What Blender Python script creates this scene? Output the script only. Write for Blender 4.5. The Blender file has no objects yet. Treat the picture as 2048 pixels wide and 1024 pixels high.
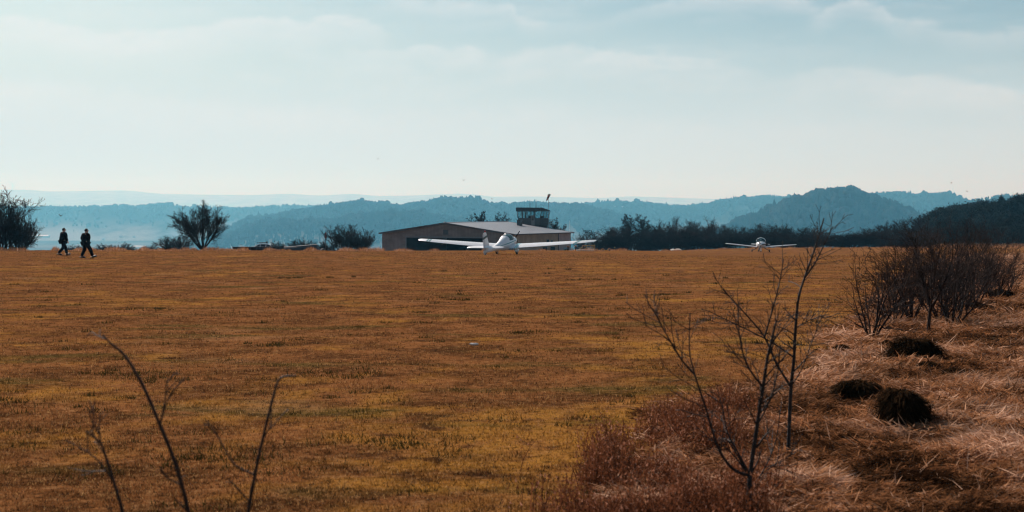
import bpy, bmesh, math, random
import numpy as np
from mathutils import Vector, Matrix, Quaternion

R = math.radians
scene = bpy.context.scene
COL = scene.collection
rng = np.random.default_rng(7)
random.seed(7)

# ------------------------------------------------------------------ camera
F = 2813.0            # focal length in photo pixels (2048 wide)
YH = 420.0            # eye level row of the photo
EYE = 1.65
cam_d = bpy.data.cameras.new('camera'); cam = bpy.data.objects.new('camera', cam_d); COL.objects.link(cam)
cam.location = (0, 0, EYE); cam.rotation_euler = (R(90), 0, 0)
cam_d.sensor_width = 36; cam_d.lens = 36 * F / 2048
cam_d.shift_y = -(512 - YH) / 2048
cam_d.clip_start = 0.1; cam_d.clip_end = 60000
cam_d.dof.use_dof = True; cam_d.dof.focus_distance = 50; cam_d.dof.aperture_fstop = 5.0
scene.camera = cam

def at(px, py, Z): return Vector(((px - 1024) / F * Z, Z, EYE + (YH - py) / F * Z))

# ------------------------------------------------------------------ terrain
def pchip(xs, ys):
    xs = np.array(xs, float); ys = np.array(ys, float)
    h = np.diff(xs); d = np.diff(ys) / h
    m = np.zeros_like(ys); m[0] = d[0]; m[-1] = d[-1]
    for i in range(1, len(xs) - 1):
        if d[i-1] * d[i] > 0:
            w1 = 2*h[i] + h[i-1]; w2 = h[i] + 2*h[i-1]
            m[i] = (w1 + w2) / (w1/d[i-1] + w2/d[i])
    def f(q):
        q = np.clip(q, xs[0], xs[-1]); k = np.clip(np.searchsorted(xs, q) - 1, 0, len(xs) - 2)
        t = (q - xs[k]) / h[k]
        return ((1+2*t)*(1-t)**2*ys[k] + t*(1-t)**2*h[k]*m[k] + t*t*(3-2*t)*ys[k+1] + t*t*(t-1)*h[k]*m[k+1])
    return f
ZS = [-60, 0, 8, 20, 40, 60, 90, 128, 160, 208, 250, 300, 400, 700, 1500, 3000, 5500, 30000]
PROF = [
 (250,  pchip(ZS, [1.60, 1.65, 1.70, 1.95, 2.35, 2.64, 3.02, 3.68, 5.0, 6.5, 8.2, 11, 18, 44, 90, 138, 168, 169])),
 (560,  pchip(ZS, [1.60, 1.65, 1.70, 1.95, 2.36, 2.66, 3.06, 3.70, 4.72, 6.45, 8.2, 11, 18, 44, 90, 138, 168, 169])),
 (1024, pchip(ZS, [1.60, 1.65, 1.70, 1.95, 2.38, 2.74, 3.25, 4.00, 4.57, 6.6, 9.0, 12, 18, 44, 90, 138, 168, 169])),
 (1200, pchip(ZS, [1.60, 1.65, 1.70, 1.95, 2.38, 2.74, 3.22, 4.10, 4.72, 6.0, 7.6, 9.6, 17, 44, 90, 138, 168, 169])),
 (1530, pchip(ZS, [1.60, 1.65, 1.70, 1.95, 2.36, 2.70, 3.20, 4.25, 5.05, 6.28, 6.78, 8.4, 15, 42, 90, 138, 168, 169])),
 (1900, pchip(ZS, [1.60, 1.65, 1.70, 1.93, 2.32, 2.62, 3.02, 3.95, 4.75, 5.95, 6.7, 7.8, 9.5, 30, 80, 138, 168, 169])),
]
US = np.array([p[0] for p in PROF], float)
def lat(n, ix, iy):
    v = (ix * 374761393 + iy * 668265263 + n * 1442695041) & 0xffffffff
    v = ((v ^ (v >> 13)) * 1274126177) & 0xffffffff
    return ((v ^ (v >> 16)) & 0xffff) / 65535.0
def vnoise(x, y, n=0):
    x = np.asarray(x, float); y = np.asarray(y, float)
    ix = np.floor(x).astype(np.int64); iy = np.floor(y).astype(np.int64)
    fx = x - ix; fy = y - iy; fx = fx*fx*(3-2*fx); fy = fy*fy*(3-2*fy)
    return (lat(n, ix, iy)*(1-fx)*(1-fy) + lat(n, ix+1, iy)*fx*(1-fy) + lat(n, ix, iy+1)*(1-fx)*fy + lat(n, ix+1, iy+1)*fx*fy)
def fbm(x, y, o=4, n=0):
    s = 0; a = .5; t = 0
    for k in range(o):
        s = s + a*vnoise(np.asarray(x)*2**k, np.asarray(y)*2**k, n+k); t += a; a *= .5
    return s/t
EDGE_Z = [0, 7, 8, 10.8, 13.4, 15.5, 23.5, 35, 55, 90, 160, 300]
EDGE_X = [0.1, .45, .62, 1.05, 1.95, 3.2, 5.5, 9.2, 15.5, 29, 60, 120]
def rough_amt(x, y):
    e = np.interp(y, EDGE_Z, EDGE_X) + (fbm(np.asarray(x)*.9, np.asarray(y)*.9, 3, 40) - .5)*1.3
    w = .35 + np.asarray(y)*.012
    return np.clip((x - e)/w + .5, 0, 1)
def ground_z(x, y):
    x = np.asarray(x, float); y = np.asarray(y, float)
    u = np.where(y > 1, 1024 + F*x/np.maximum(y, 1), 1024 + np.sign(x)*3000)
    D = np.array([p[1](y) for p in PROF])
    uc = np.clip(u, US[0], US[-1]); k = np.clip(np.searchsorted(US, uc) - 1, 0, len(US) - 2)
    t = (uc - US[k]) / (US[k+1] - US[k]); t = t*t*(3 - 2*t)
    idx = np.indices(x.shape)
    d = np.take_along_axis(D, k[None], 0)[0]*(1-t) + np.take_along_axis(D, (k+1)[None], 0)[0]*t
    z = EYE - d
    near = np.clip((120 - y)/100, 0, 1)
    z = z + (fbm(x*.55, y*.55, 3, 11) - .5)*.06*near
    ra = rough_amt(x, y)*np.clip((90 - y)/60, 0, 1)
    z = z + ra*((fbm(x*2.3, y*2.3, 3, 21) - .45)*.16)
    z = z + np.clip((y-110)/60, 0, 1)*np.clip((400-y)/100, 0, 1)*(fbm(x*.12, y*.05, 2, 31) - .5)*.12
    return z
MOSS = [(1215,850,130,60),(1010,905,130,55),(860,1005,230,50),(1330,765,110,40),(690,625,150,22),(1640,655,90,35),(1250,720,90,24),(620,700,200,20),(120,580,120,12),(1500,600,160,14),(430,950,120,26),(1100,640,160,12),(60,905,120,30),(1180,970,120,60)]
def moss_amt(x, y):
    yy = np.maximum(np.asarray(y, float), 3); u = 1024 + F*np.asarray(x)/yy; v = YH + F*(1.65 + .020*yy)/yy
    g = (fbm(np.asarray(x)*.42, yy*.42, 5, 201) - .5)*1.5
    for cx, cy, rx, ry in MOSS:      # where the moss grows in the field (foot points seen in the photo)
        g = np.maximum(g, 0) + .5*np.exp(-((u-cx)/rx)**2 - ((v-cy)/ry)**2) if False else g + .27*np.exp(-((u-cx)/rx)**2 - ((v-cy)/ry)**2)
    fine = fbm(np.asarray(x)*2.4, yy*2.4, 3, 207)
    return np.clip((g + (fine-.5)*.95 - .11)*2.5, 0, 1)
def gz(x, y): return float(ground_z(np.array([x], float), np.array([y], float))[0])

# hills: (name, crest distance, front foot, back foot, tree height, table of photo pixels)
HILLS = [
 ('far_ridge', 15000, 11500, 17000, 0, [(-700,384),(-200,376),(0,379),(60,380),(100,383),(240,381),(330,388),(500,390),(580,388),(640,391),(700,388),(760,392),(830,391),(870,389),(920,387.5),(950,389),(990,394),(1060,393),(1200,396),(1260,393),(1300,394),(1420,398),(1600,402),(1900,400),(2300,392),(2800,386)]),
 ('wooded_ridge', 4700, 3300, 6200, 10, [(-700,405),(-200,408),(0,413),(60,412.5),(150,414),(230,411),(300,410),(318,407),(340,407),(352,413),(450,413),(465,416),(560,412),(640,413),(700,411),(800,416),(1000,425),(1300,440),(1600,450)]),
 ('wooded_ridge', 3100, 2250, 4000, 9, [(380,472),(470,444),(560,426),(620,416),(655,410),(690,405),(740,404),(800,409),(850,404),(875,399),(900,396),(950,397),(970,404),(1000,407),(1060,406),(1130,406),(1170,410),(1200,416),(1240,427),(1290,444),(1370,470)]),
 ('wooded_ridge', 2500, 1850, 3200, 9, [(360,492),(420,478),(470,462),(510,447),(560,441),(620,442),(660,438),(700,432),(740,425),(790,422),(840,424),(900,432),(980,446),(1080,462),(1180,478)]),
 ('wooded_ridge', 3900, 2800, 5000, 10, [(1060,430),(1120,416),(1180,406),(1210,402),(1290,405),(1312,409),(1342,412),(1400,409),(1420,405),(1470,397),(1520,393),(1570,392),(1600,396),(1640,400),(1720,410),(1850,430)]),
 ('wooded_hill', 2050, 1500, 2700, 10, [(1330,482),(1390,470),(1430,458),(1455,450),(1480,440),(1520,423),(1560,407),(1600,393),(1620,389),(1640,386),(1660,385),(1680,382),(1700,380),(1720,383),(1750,391),(1790,407),(1830,426),(1870,440),(1920,462),(1990,480)]),
 ('wooded_ridge', 3500, 2600, 4600, 10, [(1560,430),(1660,402),(1740,387),(1780,384.5),(1830,386),(1880,386),(1910,390),(1930,397),(1950,404),(2000,412),(2100,420),(2300,440)]),
 ('wooded_ridge', 2900, 2200, 3600, 10, [(1850,440),(1920,410),(1960,398),(2000,393),(2030,390),(2060,387),(2200,380),(2500,378),(2900,390)]),
]
KS = 1.9
HILLS = [(nm, zc*(KS if th else 1.75), (zc*.86*KS if th else zc*1.5), (zb*KS if th else zb*1.75), th*KS, tab) for nm, zc, zf, zb, th, tab in HILLS]
HFUN = []
for nm, zc, zf, zb, th, tab in HILLS:
    px = [t[0] for t in tab]; py = [t[1] for t in tab]
    ff = pchip(px, py)
    def hf(u, y, zc=zc, zf=zf, zb=zb, th=th, ff=ff, lo=px[0], hi=px[-1], seed=len(HFUN)):
        top = EYE + (YH - ff(u))/F*zc - th*.8
        base = -171.0
        fade = np.clip((u - lo + 60)/160, 0, 1)*np.clip((hi + 60 - u)/160, 0, 1)
        fade = fade*fade*(3-2*fade)
        tf = np.clip((y - zf)/(zc - zf), 0, 1); tb = np.clip((zb - y)/(zb - zc), 0, 1)
        s = np.where(y <= zc, np.sin(tf*math.pi/2)**1.15, np.sin(tb*math.pi/2))
        nz = (fbm(u*.012 + 50, y*.002, 4, 60+seed) - .5)*48*np.sin(np.clip(np.where(y <= zc, tf, tb), 0, 1)*math.pi)
        return base + (top - base)*s*fade + nz*fade - 3*(1-s)
    HFUN.append(hf)
def terrain_hit(px, py):
    """the point of the ground or of a hill seen at a pixel of the photo"""
    Z = np.concatenate([np.arange(600, 6000, 8), np.arange(6000, 29000, 25)]).astype(float)
    x = (px - 1024)/F*Z; ray = EYE + (YH - py)/F*Z
    h = ground_z(x, Z)
    for f in HFUN: h = np.maximum(h, f(np.full_like(Z, px), Z))
    k = np.where(h >= ray)[0]; k = k[0] if len(k) else len(Z)-1
    return Vector((x[k], Z[k], h[k]))

# ------------------------------------------------------------------ mesh helpers
def link(name, me, mat, parent=None):
    o = bpy.data.objects.new(name, me); COL.objects.link(o)
    if mat is not None and not me.materials:
        for m in (mat if isinstance(mat, (list, tuple)) else [mat]): me.materials.append(m)
    if parent is not None: o.parent = parent
    return o
def np_mesh(name, V, faces, smooth=False, attrs=None):
    """faces: list of (n,k) index arrays"""
    me = bpy.data.meshes.new(name)
    V = np.ascontiguousarray(V, dtype=np.float32)
    me.vertices.add(len(V)); me.vertices.foreach_set('co', V.ravel())
    nl = sum(f.size for f in faces); nf = sum(len(f) for f in faces)
    me.loops.add(nl); me.polygons.add(nf)
    me.loops.foreach_set('vertex_index', np.concatenate([f.ravel() for f in faces]).astype(np.int32))
    tot = np.concatenate([np.full(len(f), f.shape[1]) for f in faces]).astype(np.int32)
    st = np.concatenate([[0], np.cumsum(tot)[:-1]]).astype(np.int32)
    me.polygons.foreach_set('loop_start', st); me.polygons.foreach_set('loop_total', tot)
    if smooth: me.polygons.foreach_set('use_smooth', np.ones(nf, dtype=bool))
    for k, v in (attrs or {}).items():
        a = me.attributes.new(k, 'FLOAT', 'POINT'); a.data.foreach_set('value', np.ascontiguousarray(v, dtype=np.float32))
    me.update(); me.validate()
    return me
def prop(o, label, cat, group=None):
    o['label'] = label; o['category'] = cat
    if group: o['group'] = group
    return o
def struct(o, kind='structure', label=None):
    o['kind'] = kind
    if label: o['label'] = label
    return o
def thing(name, label, cat, loc=(0,0,0), rz=0, group=None):
    o = bpy.data.objects.new(name, None); COL.objects.link(o); o.empty_display_size = .3
    o.location = loc; o.rotation_euler = (0, 0, rz)
    return prop(o, label, cat, group)

class MB:
    """collects shapes for ONE mesh object"""
    def __init__(s): s.v = []; s.f = []; s.m = []; s.sm = []
    def add(s, vs, fs, mat=0, smooth=False):
        b = len(s.v); s.v += [tuple(v) for v in vs]
        for f in fs: s.f.append([b+i for i in f]); s.m.append(mat); s.sm.append(smooth)
    def box(s, c, h, M=None, mat=0, bev=0):
        c = Vector(c)
        P = [Vector((x*h[0], y*h[1], z*h[2])) for x in (-1,1) for y in (-1,1) for z in (-1,1)]
        P = [(M @ p if M else p) + c for p in P]
        s.add(P, [(0,1,3,2),(4,6,7,5),(0,4,5,1),(2,3,7,6),(0,2,6,4),(1,5,7,3)], mat)
    def tube(s, pts, rs, n=8, mat=0, cap=True):
        pts = [Vector(p) for p in pts]
        if not isinstance(rs, (list, tuple)): rs = [rs]*len(pts)
        rings = []; up = None
        for i, p in enumerate(pts):
            t = (pts[min(i+1, len(pts)-1)] - pts[max(i-1, 0)]).normalized()
            if up is None:
                up = Vector((0,0,1)) if abs(t.z) < .9 else Vector((1,0,0))
            a = t.cross(up).normalized(); b = a.cross(t).normalized(); up = b
            rings.append([p + (a*math.cos(2*math.pi*k/n) + b*math.sin(2*math.pi*k/n))*rs[i] for k in range(n)])
        s.loft(rings, mat, cap)
    def loft(s, rings, mat=0, cap=True, smooth=True):
        n = len(rings[0]); vs = [v for r in rings for v in r]; fs = []
        for i in range(len(rings)-1):
            for k in range(n):
                fs.append((i*n+k, i*n+(k+1)%n, (i+1)*n+(k+1)%n, (i+1)*n+k))
        s.add(vs, fs, mat, smooth)
        if cap:
            s.add(rings[0], [tuple(reversed(range(n)))], mat); s.add(rings[-1], [tuple(range(n))], mat)
    def ball(s, c, r, nu=12, nv=8, mat=0):
        r = r if isinstance(r, (list, tuple)) else (r, r, r)
        rings = [[(c[0]+r[0]*math.sin(a)*math.cos(2*math.pi*k/nu), c[1]+r[1]*math.sin(a)*math.sin(2*math.pi*k/nu), c[2]-r[2]*math.cos(a)) for k in range(nu)]
                 for a in [math.pi*(i+.02)/(nv+.04) for i in range(nv+1)]]
        s.loft(rings, mat)
    def prism(s, prof, a, b, mat=0):
        """profile polygon (list of 3-D points) swept by vector a..b"""
        a = Vector(a); b = Vector(b); n = len(prof)
        P = [Vector(p)+a for p in prof] + [Vector(p)+b for p in prof]
        s.add(P, [tuple(range(n))[::-1], tuple(range(n, 2*n))] + [(i, (i+1)%n, n+(i+1)%n, n+i) for i in range(n)], mat)
    def build(s, name, mat, parent=None):
        me = bpy.data.meshes.new(name); me.from_pydata(s.v, [], s.f)
        for m in (mat if isinstance(mat, (list, tuple)) else [mat]): me.materials.append(m)
        me.polygons.foreach_set('material_index', s.m); me.polygons.foreach_set('use_smooth', s.sm)
        bm = bmesh.new(); bm.from_mesh(me); bmesh.ops.recalc_face_normals(bm, faces=bm.faces); bm.to_mesh(me); bm.free()
        me.update()
        o = bpy.data.objects.new(name, me); COL.objects.link(o)
        if parent is not None: o.parent = parent
        return o

# ------------------------------------------------------------------ materials
class NT:
    def __init__(s, nt): s.nt = nt; s.L = nt.links
    def n(s, t, **kw):
        n = s.nt.nodes.new(t)
        for k, v in kw.items(): setattr(n, k, v)
        return n
    def put(s, sock, v):
        if v is None: return
        if isinstance(v, bpy.types.NodeSocket): s.L.new(v, sock)
        elif isinstance(v, (tuple, list)) and sock.type == 'RGBA' and len(v) == 3: sock.default_value = (*v, 1)
        else: sock.default_value = v
    def math(s, op, a, b=None, c=None, clamp=False):
        n = s.n('ShaderNodeMath', operation=op, use_clamp=clamp)
        for i, v in enumerate((a, b, c)): s.put(n.inputs[i], v)
        return n.outputs[0]
    def mix(s, f, a, b, blend='MIX'):
        n = s.n('ShaderNodeMix', data_type='RGBA', blend_type=blend)
        s.put(n.inputs[0], f); s.put(n.inputs[6], a); s.put(n.inputs[7], b)
        return n.outputs[2]
    def noise(s, vec, scale, detail=3, rough=.55, lac=2.0):
        n = s.n('ShaderNodeTexNoise'); s.put(n.inputs['Vector'], vec)
        n.inputs['Scale'].default_value = scale; n.inputs['Detail'].default_value = detail; n.inputs['Roughness'].default_value = rough
        return n.outputs[0]
    def mr(s, v, a, b, c=0, d=1, smooth=True):
        n = s.n('ShaderNodeMapRange', interpolation_type='SMOOTHSTEP' if smooth else 'LINEAR')
        for i, q in enumerate((v, a, b, c, d)): s.put(n.inputs[i], q)
        return n.outputs[0]
    def attr(s, name):
        n = s.n('ShaderNodeAttribute', attribute_name=name); return n.outputs['Fac']
    def vec(s, v, scale):
        n = s.n('ShaderNodeVectorMath', operation='MULTIPLY'); s.put(n.inputs[0], v); n.inputs[1].default_value = scale
        return n.outputs[0]
def new_mat(name):
    m = bpy.data.materials.new(name); m.use_nodes = True
    t = NT(m.node_tree); b = m.node_tree.nodes['Principled BSDF']
    return m, t, b
def mat(name, col, rough=.6, metal=0, var=.15, scale=6, spec=.5, bump=0, col2=None):
    m, t, b = new_mat(name)
    co = t.n('ShaderNodeTexCoord').outputs['Object']
    nz = t.noise(co, scale, 4)
    c2 = col2 or tuple(c*(1-var) for c in col); c1 = tuple(min(1, c*(1+var)) for c in col)
    c = t.mix(t.mr(nz, .35, .65), c2, c1 if not col2 else col)
    t.put(b.inputs['Base Color'], c)
    b.inputs['Roughness'].default_value = rough; b.inputs['Metallic'].default_value = metal
    b.inputs['Specular IOR Level'].default_value = spec
    if bump:
        bn = t.n('ShaderNodeBump'); bn.inputs['Strength'].default_value = bump; bn.inputs['Distance'].default_value = .02
        t.put(bn.inputs['Height'], t.noise(co, scale*4, 3)); t.put(b.inputs['Normal'], bn.outputs[0])
    return m

EARTH = (.045, .019, .009)
def field_colour(t, pos):
    """dry winter turf: brown with golden moss, pale straw and a few green patches"""
    big = t.attr('moss')
    mid = t.noise(t.vec(pos, (.9, .9, 0)), 1.0, 5, .7)
    mid2 = t.noise(t.vec(pos, (2.6, 2.6, .5)), 1.0, 3, .6)
    fine = t.noise(t.vec(pos, (11, 11, 11)), 1.0, 3, .65)
    c = t.mix(t.mr(mid, .36, .64), (.100, .041, .015), (.250, .102, .035))
    gold = t.math('MULTIPLY', big, t.mr(mid2, .28, .55))
    c = t.mix(t.math('MULTIPLY', gold, .85), c, (.36, .168, .032))
    gr = t.noise(t.vec(pos, (.20, .42, 0)), 1.3, 5, .62)
    c = t.mix(t.math('MULTIPLY', t.mr(gr, .54, .66), .75), c, (.072, .058, .016))
    pale = t.noise(t.vec(pos, (.33, .30, 3)), 1.0, 5, .65)
    c = t.mix(t.math('MULTIPLY', t.mr(pale, .57, .68), .5), c, (.33, .17, .075))
    c = t.mix(t.math('MULTIPLY', t.mr(fine, .5, .72), .55), c, (.38, .20, .085))
    c = t.mix(t.math('MULTIPLY', t.mr(fine, .48, .30), .75), c, (.022, .011, .006))
    return t.mix(t.math('MULTIPLY', t.mr(mid2, .44, .26), .75), c, (.030, .015, .008))
def rough_colour(t, pos):
    a = t.noise(t.vec(pos, (1.3, 1.1, 1)), 1.0, 4, .6)
    b = t.noise(t.vec(pos, (7, 16, 9)), 1.0, 4, .65)
    c = t.mix(t.mr(a, .35, .65), (.16, .068, .028), (.40, .19, .084))
    c = t.mix(t.math('MULTIPLY', t.mr(b, .5, .72), .7), c, (.30, .175, .11))
    return t.mix(t.mr(b, .47, .3), c, (.022, .012, .008))

m_ground, t, b = new_mat('turf')
pos = t.n('ShaderNodeNewGeometry').outputs['Position']
gc = t.mix(t.attr('rough'), field_colour(t, pos), rough_colour(t, pos))
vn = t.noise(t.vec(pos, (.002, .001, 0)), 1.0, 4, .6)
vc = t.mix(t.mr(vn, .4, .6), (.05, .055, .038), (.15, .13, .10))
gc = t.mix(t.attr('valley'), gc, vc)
gc = t.mix(t.attr('track'), gc, t.mix(t.noise(pos, 5, 4), (.20, .15, .115), (.34, .28, .235)))
t.put(b.inputs['Base Color'], gc); b.inputs['Roughness'].default_value = 1; b.inputs['Specular IOR Level'].default_value = 0
bn = t.n('ShaderNodeBump'); bn.inputs['Strength'].default_value = .9; bn.inputs['Distance'].default_value = .05
t.put(bn.inputs['Height'], t.noise(t.vec(pos, (10, 10, 10)), 1.0, 5, .7)); t.put(b.inputs['Normal'], bn.outputs[0])

def blade_mat(name, fn, trans=.45):
    m, t, b = new_mat(name); nt = m.node_tree
    pos = t.n('ShaderNodeNewGeometry').outputs['Position']
    c = fn(t, pos, t.attr('tone'))
    d = t.n('ShaderNodeBsdfDiffuse'); tr = t.n('ShaderNodeBsdfTranslucent'); mx = t.n('ShaderNodeMixShader')
    t.put(d.inputs[0], c); t.put(tr.inputs[0], c); mx.inputs[0].default_value = trans
    t.L.new(d.outputs[0], mx.inputs[1]); t.L.new(tr.outputs[0], mx.inputs[2])
    nt.nodes.remove(b); t.L.new(mx.outputs[0], nt.nodes['Material Output'].inputs['Surface'])
    return m
def turf_blade(t, pos, tone):
    c = field_colour(t, pos)
    c = t.mix(t.mr(tone, .05, .45, .92, 0), c, (.018, .010, .005))
    return t.mix(t.mr(tone, .62, 1.0, 0, .8), c, (.46, .27, .105))
def straw_blade(t, pos, tone):
    a = t.noise(t.vec(pos, (1.3, 1.1, 1)), 1.0, 4, .6)
    lo = t.mix(t.mr(tone, 0, .5, smooth=False), (.038, .017, .008), (.42, .185, .078))
    hi = t.mix(t.mr(tone, .5, 1, smooth=False), (.42, .20, .090), (.74, .48, .33))
    c = t.mix(t.mr(tone, .49, .51), lo, hi)
    return t.mix(t.mr(a, .55, .3), c, t.mix(.5, c, (.03, .015, .01)))
m_turf_blade = blade_mat('turf_blades', turf_blade)
m_straw = blade_mat('dead_grass', straw_blade, .45)
m_tuss = blade_mat('tussock_grass', lambda t, p, tone: t.mix(tone, (.011, .008, .005), (.085, .046, .022)), .25)
m_tuft = blade_mat('dark_tuft', lambda t, p, tone: t.mix(tone, (.022, .018, .006), (.12, .085, .022)), .4)
m_brmb = blade_mat('rust_bramble', lambda t, p, tone: t.mix(t.mr(tone, .5, 1), t.mix(t.mr(tone, 0, .5), (.045, .018, .010), (.20, .072, .033)), (.50, .25, .16)), .35)
m_bark = mat('bark', (.022, .017, .015), .85, var=.35, scale=9, spec=.2)
m_bark2 = mat('hawthorn_bark', (.026, .017, .014), .85, var=.6, scale=11, spec=.12)
m_sap = mat('sapling_bark', (.020, .014, .011), .7, var=.5, scale=24, spec=.3, bump=.5)
m_twig = mat('far_twig', (.024, .019, .018), .9, var=.3, scale=1.2, spec=.1)
m_white = mat('white_gelcoat', (.80, .82, .82), .28, var=.03, scale=3)
m_teal = mat('teal_stripe', (.03, .22, .24), .35, var=.08)
m_green = mat('dark_green_band', (.015, .05, .045), .4, var=.1)
m_red = mat('red_paint', (.5, .03, .03), .45, var=.1)
m_black = mat('black_rubber', (.018, .018, .02), .7, var=.2)
m_metal = mat('grey_metal', (.32, .33, .34), .4, .8, var=.1)
m_glass, t, b = new_mat('canopy_glass')
b.inputs['Base Color'].default_value = (.10, .20, .22, 1); b.inputs['Roughness'].default_value = .06
b.inputs['Transmission Weight'].default_value = .6; b.inputs['IOR'].default_value = 1.08; b.inputs['Specular IOR Level'].default_value = .9
m_pane, t, b = new_mat('window_glass')
mx = t.n('ShaderNodeMixShader'); tp = t.n('ShaderNodeBsdfTransparent'); gl = t.n('ShaderNodeBsdfGlossy'); lw = t.n('ShaderNodeLayerWeight')
tp.inputs[0].default_value = (.62, .74, .76, 1); gl.inputs[1].default_value = .03; lw.inputs[0].default_value = .25
t.L.new(lw.outputs['Fresnel'], mx.inputs[0]); t.L.new(tp.outputs[0], mx.inputs[1]); t.L.new(gl.outputs[0], mx.inputs[2])
m_pane.node_tree.nodes.remove(b); t.L.new(mx.outputs[0], m_pane.node_tree.nodes['Material Output'].inputs['Surface'])
m_dkglass = mat('dark_glass', (.03, .05, .055), .08, var=.1)

# ------------------------------------------------------------------ ground
nrow, ncol = 620, 520
ys = np.concatenate([np.linspace(-55, 4.5, 40), np.geomspace(5, 400, 430), np.geomspace(410, 29000, 170)])
s = np.linspace(-1, 1, ncol); ts = 1.25*np.sinh(3.6*s)/math.sinh(3.6)
GY, GT = np.meshgrid(ys, ts, indexing='ij'); GX = GT*(GY + 62)
GZ = ground_z(GX, GY)
nr = len(ys)
I = np.arange(nr*ncol).reshape(nr, ncol)
quads = np.stack([I[:-1,:-1], I[:-1,1:], I[1:,1:], I[1:,:-1]], -1).reshape(-1, 4)
ra = rough_amt(GX, GY)*np.clip((170-GY)/60, 0, 1)
TRX = lambda y: np.interp(y, [20, 35, 48, 60, 80, 110], [13.2, 13.6, 17.55, 21.7, 29.2, 41])
trk = np.clip(1.35 - np.abs(GX - TRX(GY) - .1)*1.3, 0, 1)*np.clip((GY-24)/10, 0, 1)*np.clip((130-GY)/30, 0, 1)
trk = trk*np.clip(.4 + 1.2*fbm(GX*1.5, GY*.6, 3, 77), 0, 1)
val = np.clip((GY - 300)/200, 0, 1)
me = np_mesh('ground', np.stack([GX, GY, GZ], -1).reshape(-1, 3), [quads], True,
             {'moss': moss_amt(GX, GY).ravel(), 'rough': ra.ravel(), 'valley': val.ravel(), 'track': trk.ravel()})
struct(link('ground', me, m_ground), label='brown dry airfield turf sloping down to a hazy valley')

# ------------------------------------------------------------------ hills and far woods
m_hill, t, b = new_mat('hillside')
pos = t.n('ShaderNodeNewGeometry').outputs['Position']
hn = t.noise(t.vec(pos, (.003, .0016, .006)), 1.0, 5, .6)
fld = t.math('MULTIPLY', t.mr(t.noise(t.vec(pos, (.0013, .0009, .0)), 1.0, 3, .5), .52, .62), .8)
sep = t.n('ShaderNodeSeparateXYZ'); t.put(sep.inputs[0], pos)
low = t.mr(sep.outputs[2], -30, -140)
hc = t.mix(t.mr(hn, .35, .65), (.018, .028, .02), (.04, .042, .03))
hc = t.mix(t.math('MULTIPLY', t.math('MULTIPLY', t.mr(hn, .30, .55), low), .9), hc, (.30, .27, .235))  # valley mist put into the colour: slopes paler towards the foot
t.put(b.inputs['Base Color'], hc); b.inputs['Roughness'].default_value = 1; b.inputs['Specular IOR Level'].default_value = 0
m_upland = mat('bare_upland', (.34, .22, .17), 1, var=.25, scale=.004, spec=0)
m_wood, t, b = new_mat('far_foliage')
t.put(b.inputs['Base Color'], t.mix(t.attr('tone'), (.012, .024, .017), (.045, .045, .034)))
b.inputs['Roughness'].default_value = 1; b.inputs['Specular IOR Level'].default_value = 0

def ico():
    p = (1+5**.5)/2
    V = np.array([(-1,p,0),(1,p,0),(-1,-p,0),(1,-p,0),(0,-1,p),(0,1,p),(0,-1,-p),(0,1,-p),(p,0,-1),(p,0,1),(-p,0,-1),(-p,0,1)], float)
    V /= np.linalg.norm(V[0])
    Fc = np.array([(0,11,5),(0,5,1),(0,1,7),(0,7,10),(0,10,11),(1,5,9),(5,11,4),(11,10,2),(10,7,6),(7,1,8),(3,9,4),(3,4,2),(3,2,6),(3,6,8),(3,8,9),(4,9,5),(2,4,11),(6,2,10),(8,6,7),(9,8,1)])
    return V, Fc
def cone_tree():
    V = []; Fc = []
    for k, (z0, z1, r) in enumerate([(.05, .62, .30), (.35, 1.0, .21)]):
        b0 = len(V)
        V += [(r*math.cos(a), r*math.sin(a), z0) for a in np.arange(6)*math.pi/3 + k*.5] + [(0, 0, z1)]
        Fc += [(b0+i, b0+(i+1) % 6, b0+6) for i in range(6)]
    return np.array(V, float), np.array(Fc)
IV, IF = ico(); IV = IV*np.array([.42, .42, .5]) + np.array([0, 0, .5])
CV, CF = cone_tree()
def forest_mesh(name, P, H, conif):
    """P (n,3) feet, H heights, conif bool mask"""
    Vs = []; Fs = []; tone = []; off = 0
    for mask, BV, BF in ((conif, CV, CF), (~conif, IV, IF)):
        p = P[mask]; h = H[mask]; n = len(p)
        if n == 0: continue
        a = rng.uniform(0, 6.28, n); wd = rng.uniform(.75, 1.35, n)
        v = np.repeat(BV[None], n, 0) + rng.normal(0, .05, (n, len(BV), 3))
        x = (v[..., 0]*np.cos(a)[:, None] - v[..., 1]*np.sin(a)[:, None])*(h*wd)[:, None]
        y = (v[..., 0]*np.sin(a)[:, None] + v[..., 1]*np.cos(a)[:, None])*(h*wd)[:, None]
        z = v[..., 2]*h[:, None]
        Vs.append((np.stack([x, y, z], -1) + p[:, None]).reshape(-1, 3))
        Fs.append((np.arange(n)[:, None, None]*len(BV) + BF[None]).reshape(-1, 3) + off)
        off += n*len(BV)
        tone.append(np.repeat(np.clip((.15 if BV is CV else .55) + rng.normal(0, .22, n), 0, 1), len(BV)))
    return np_mesh(name, np.concatenate(Vs), [np.concatenate(Fs)], False, {'tone': np.concatenate(tone)})
NTREES = [0, 9000, 7500, 7000, 6500, 7500, 4000, 3500]
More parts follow.
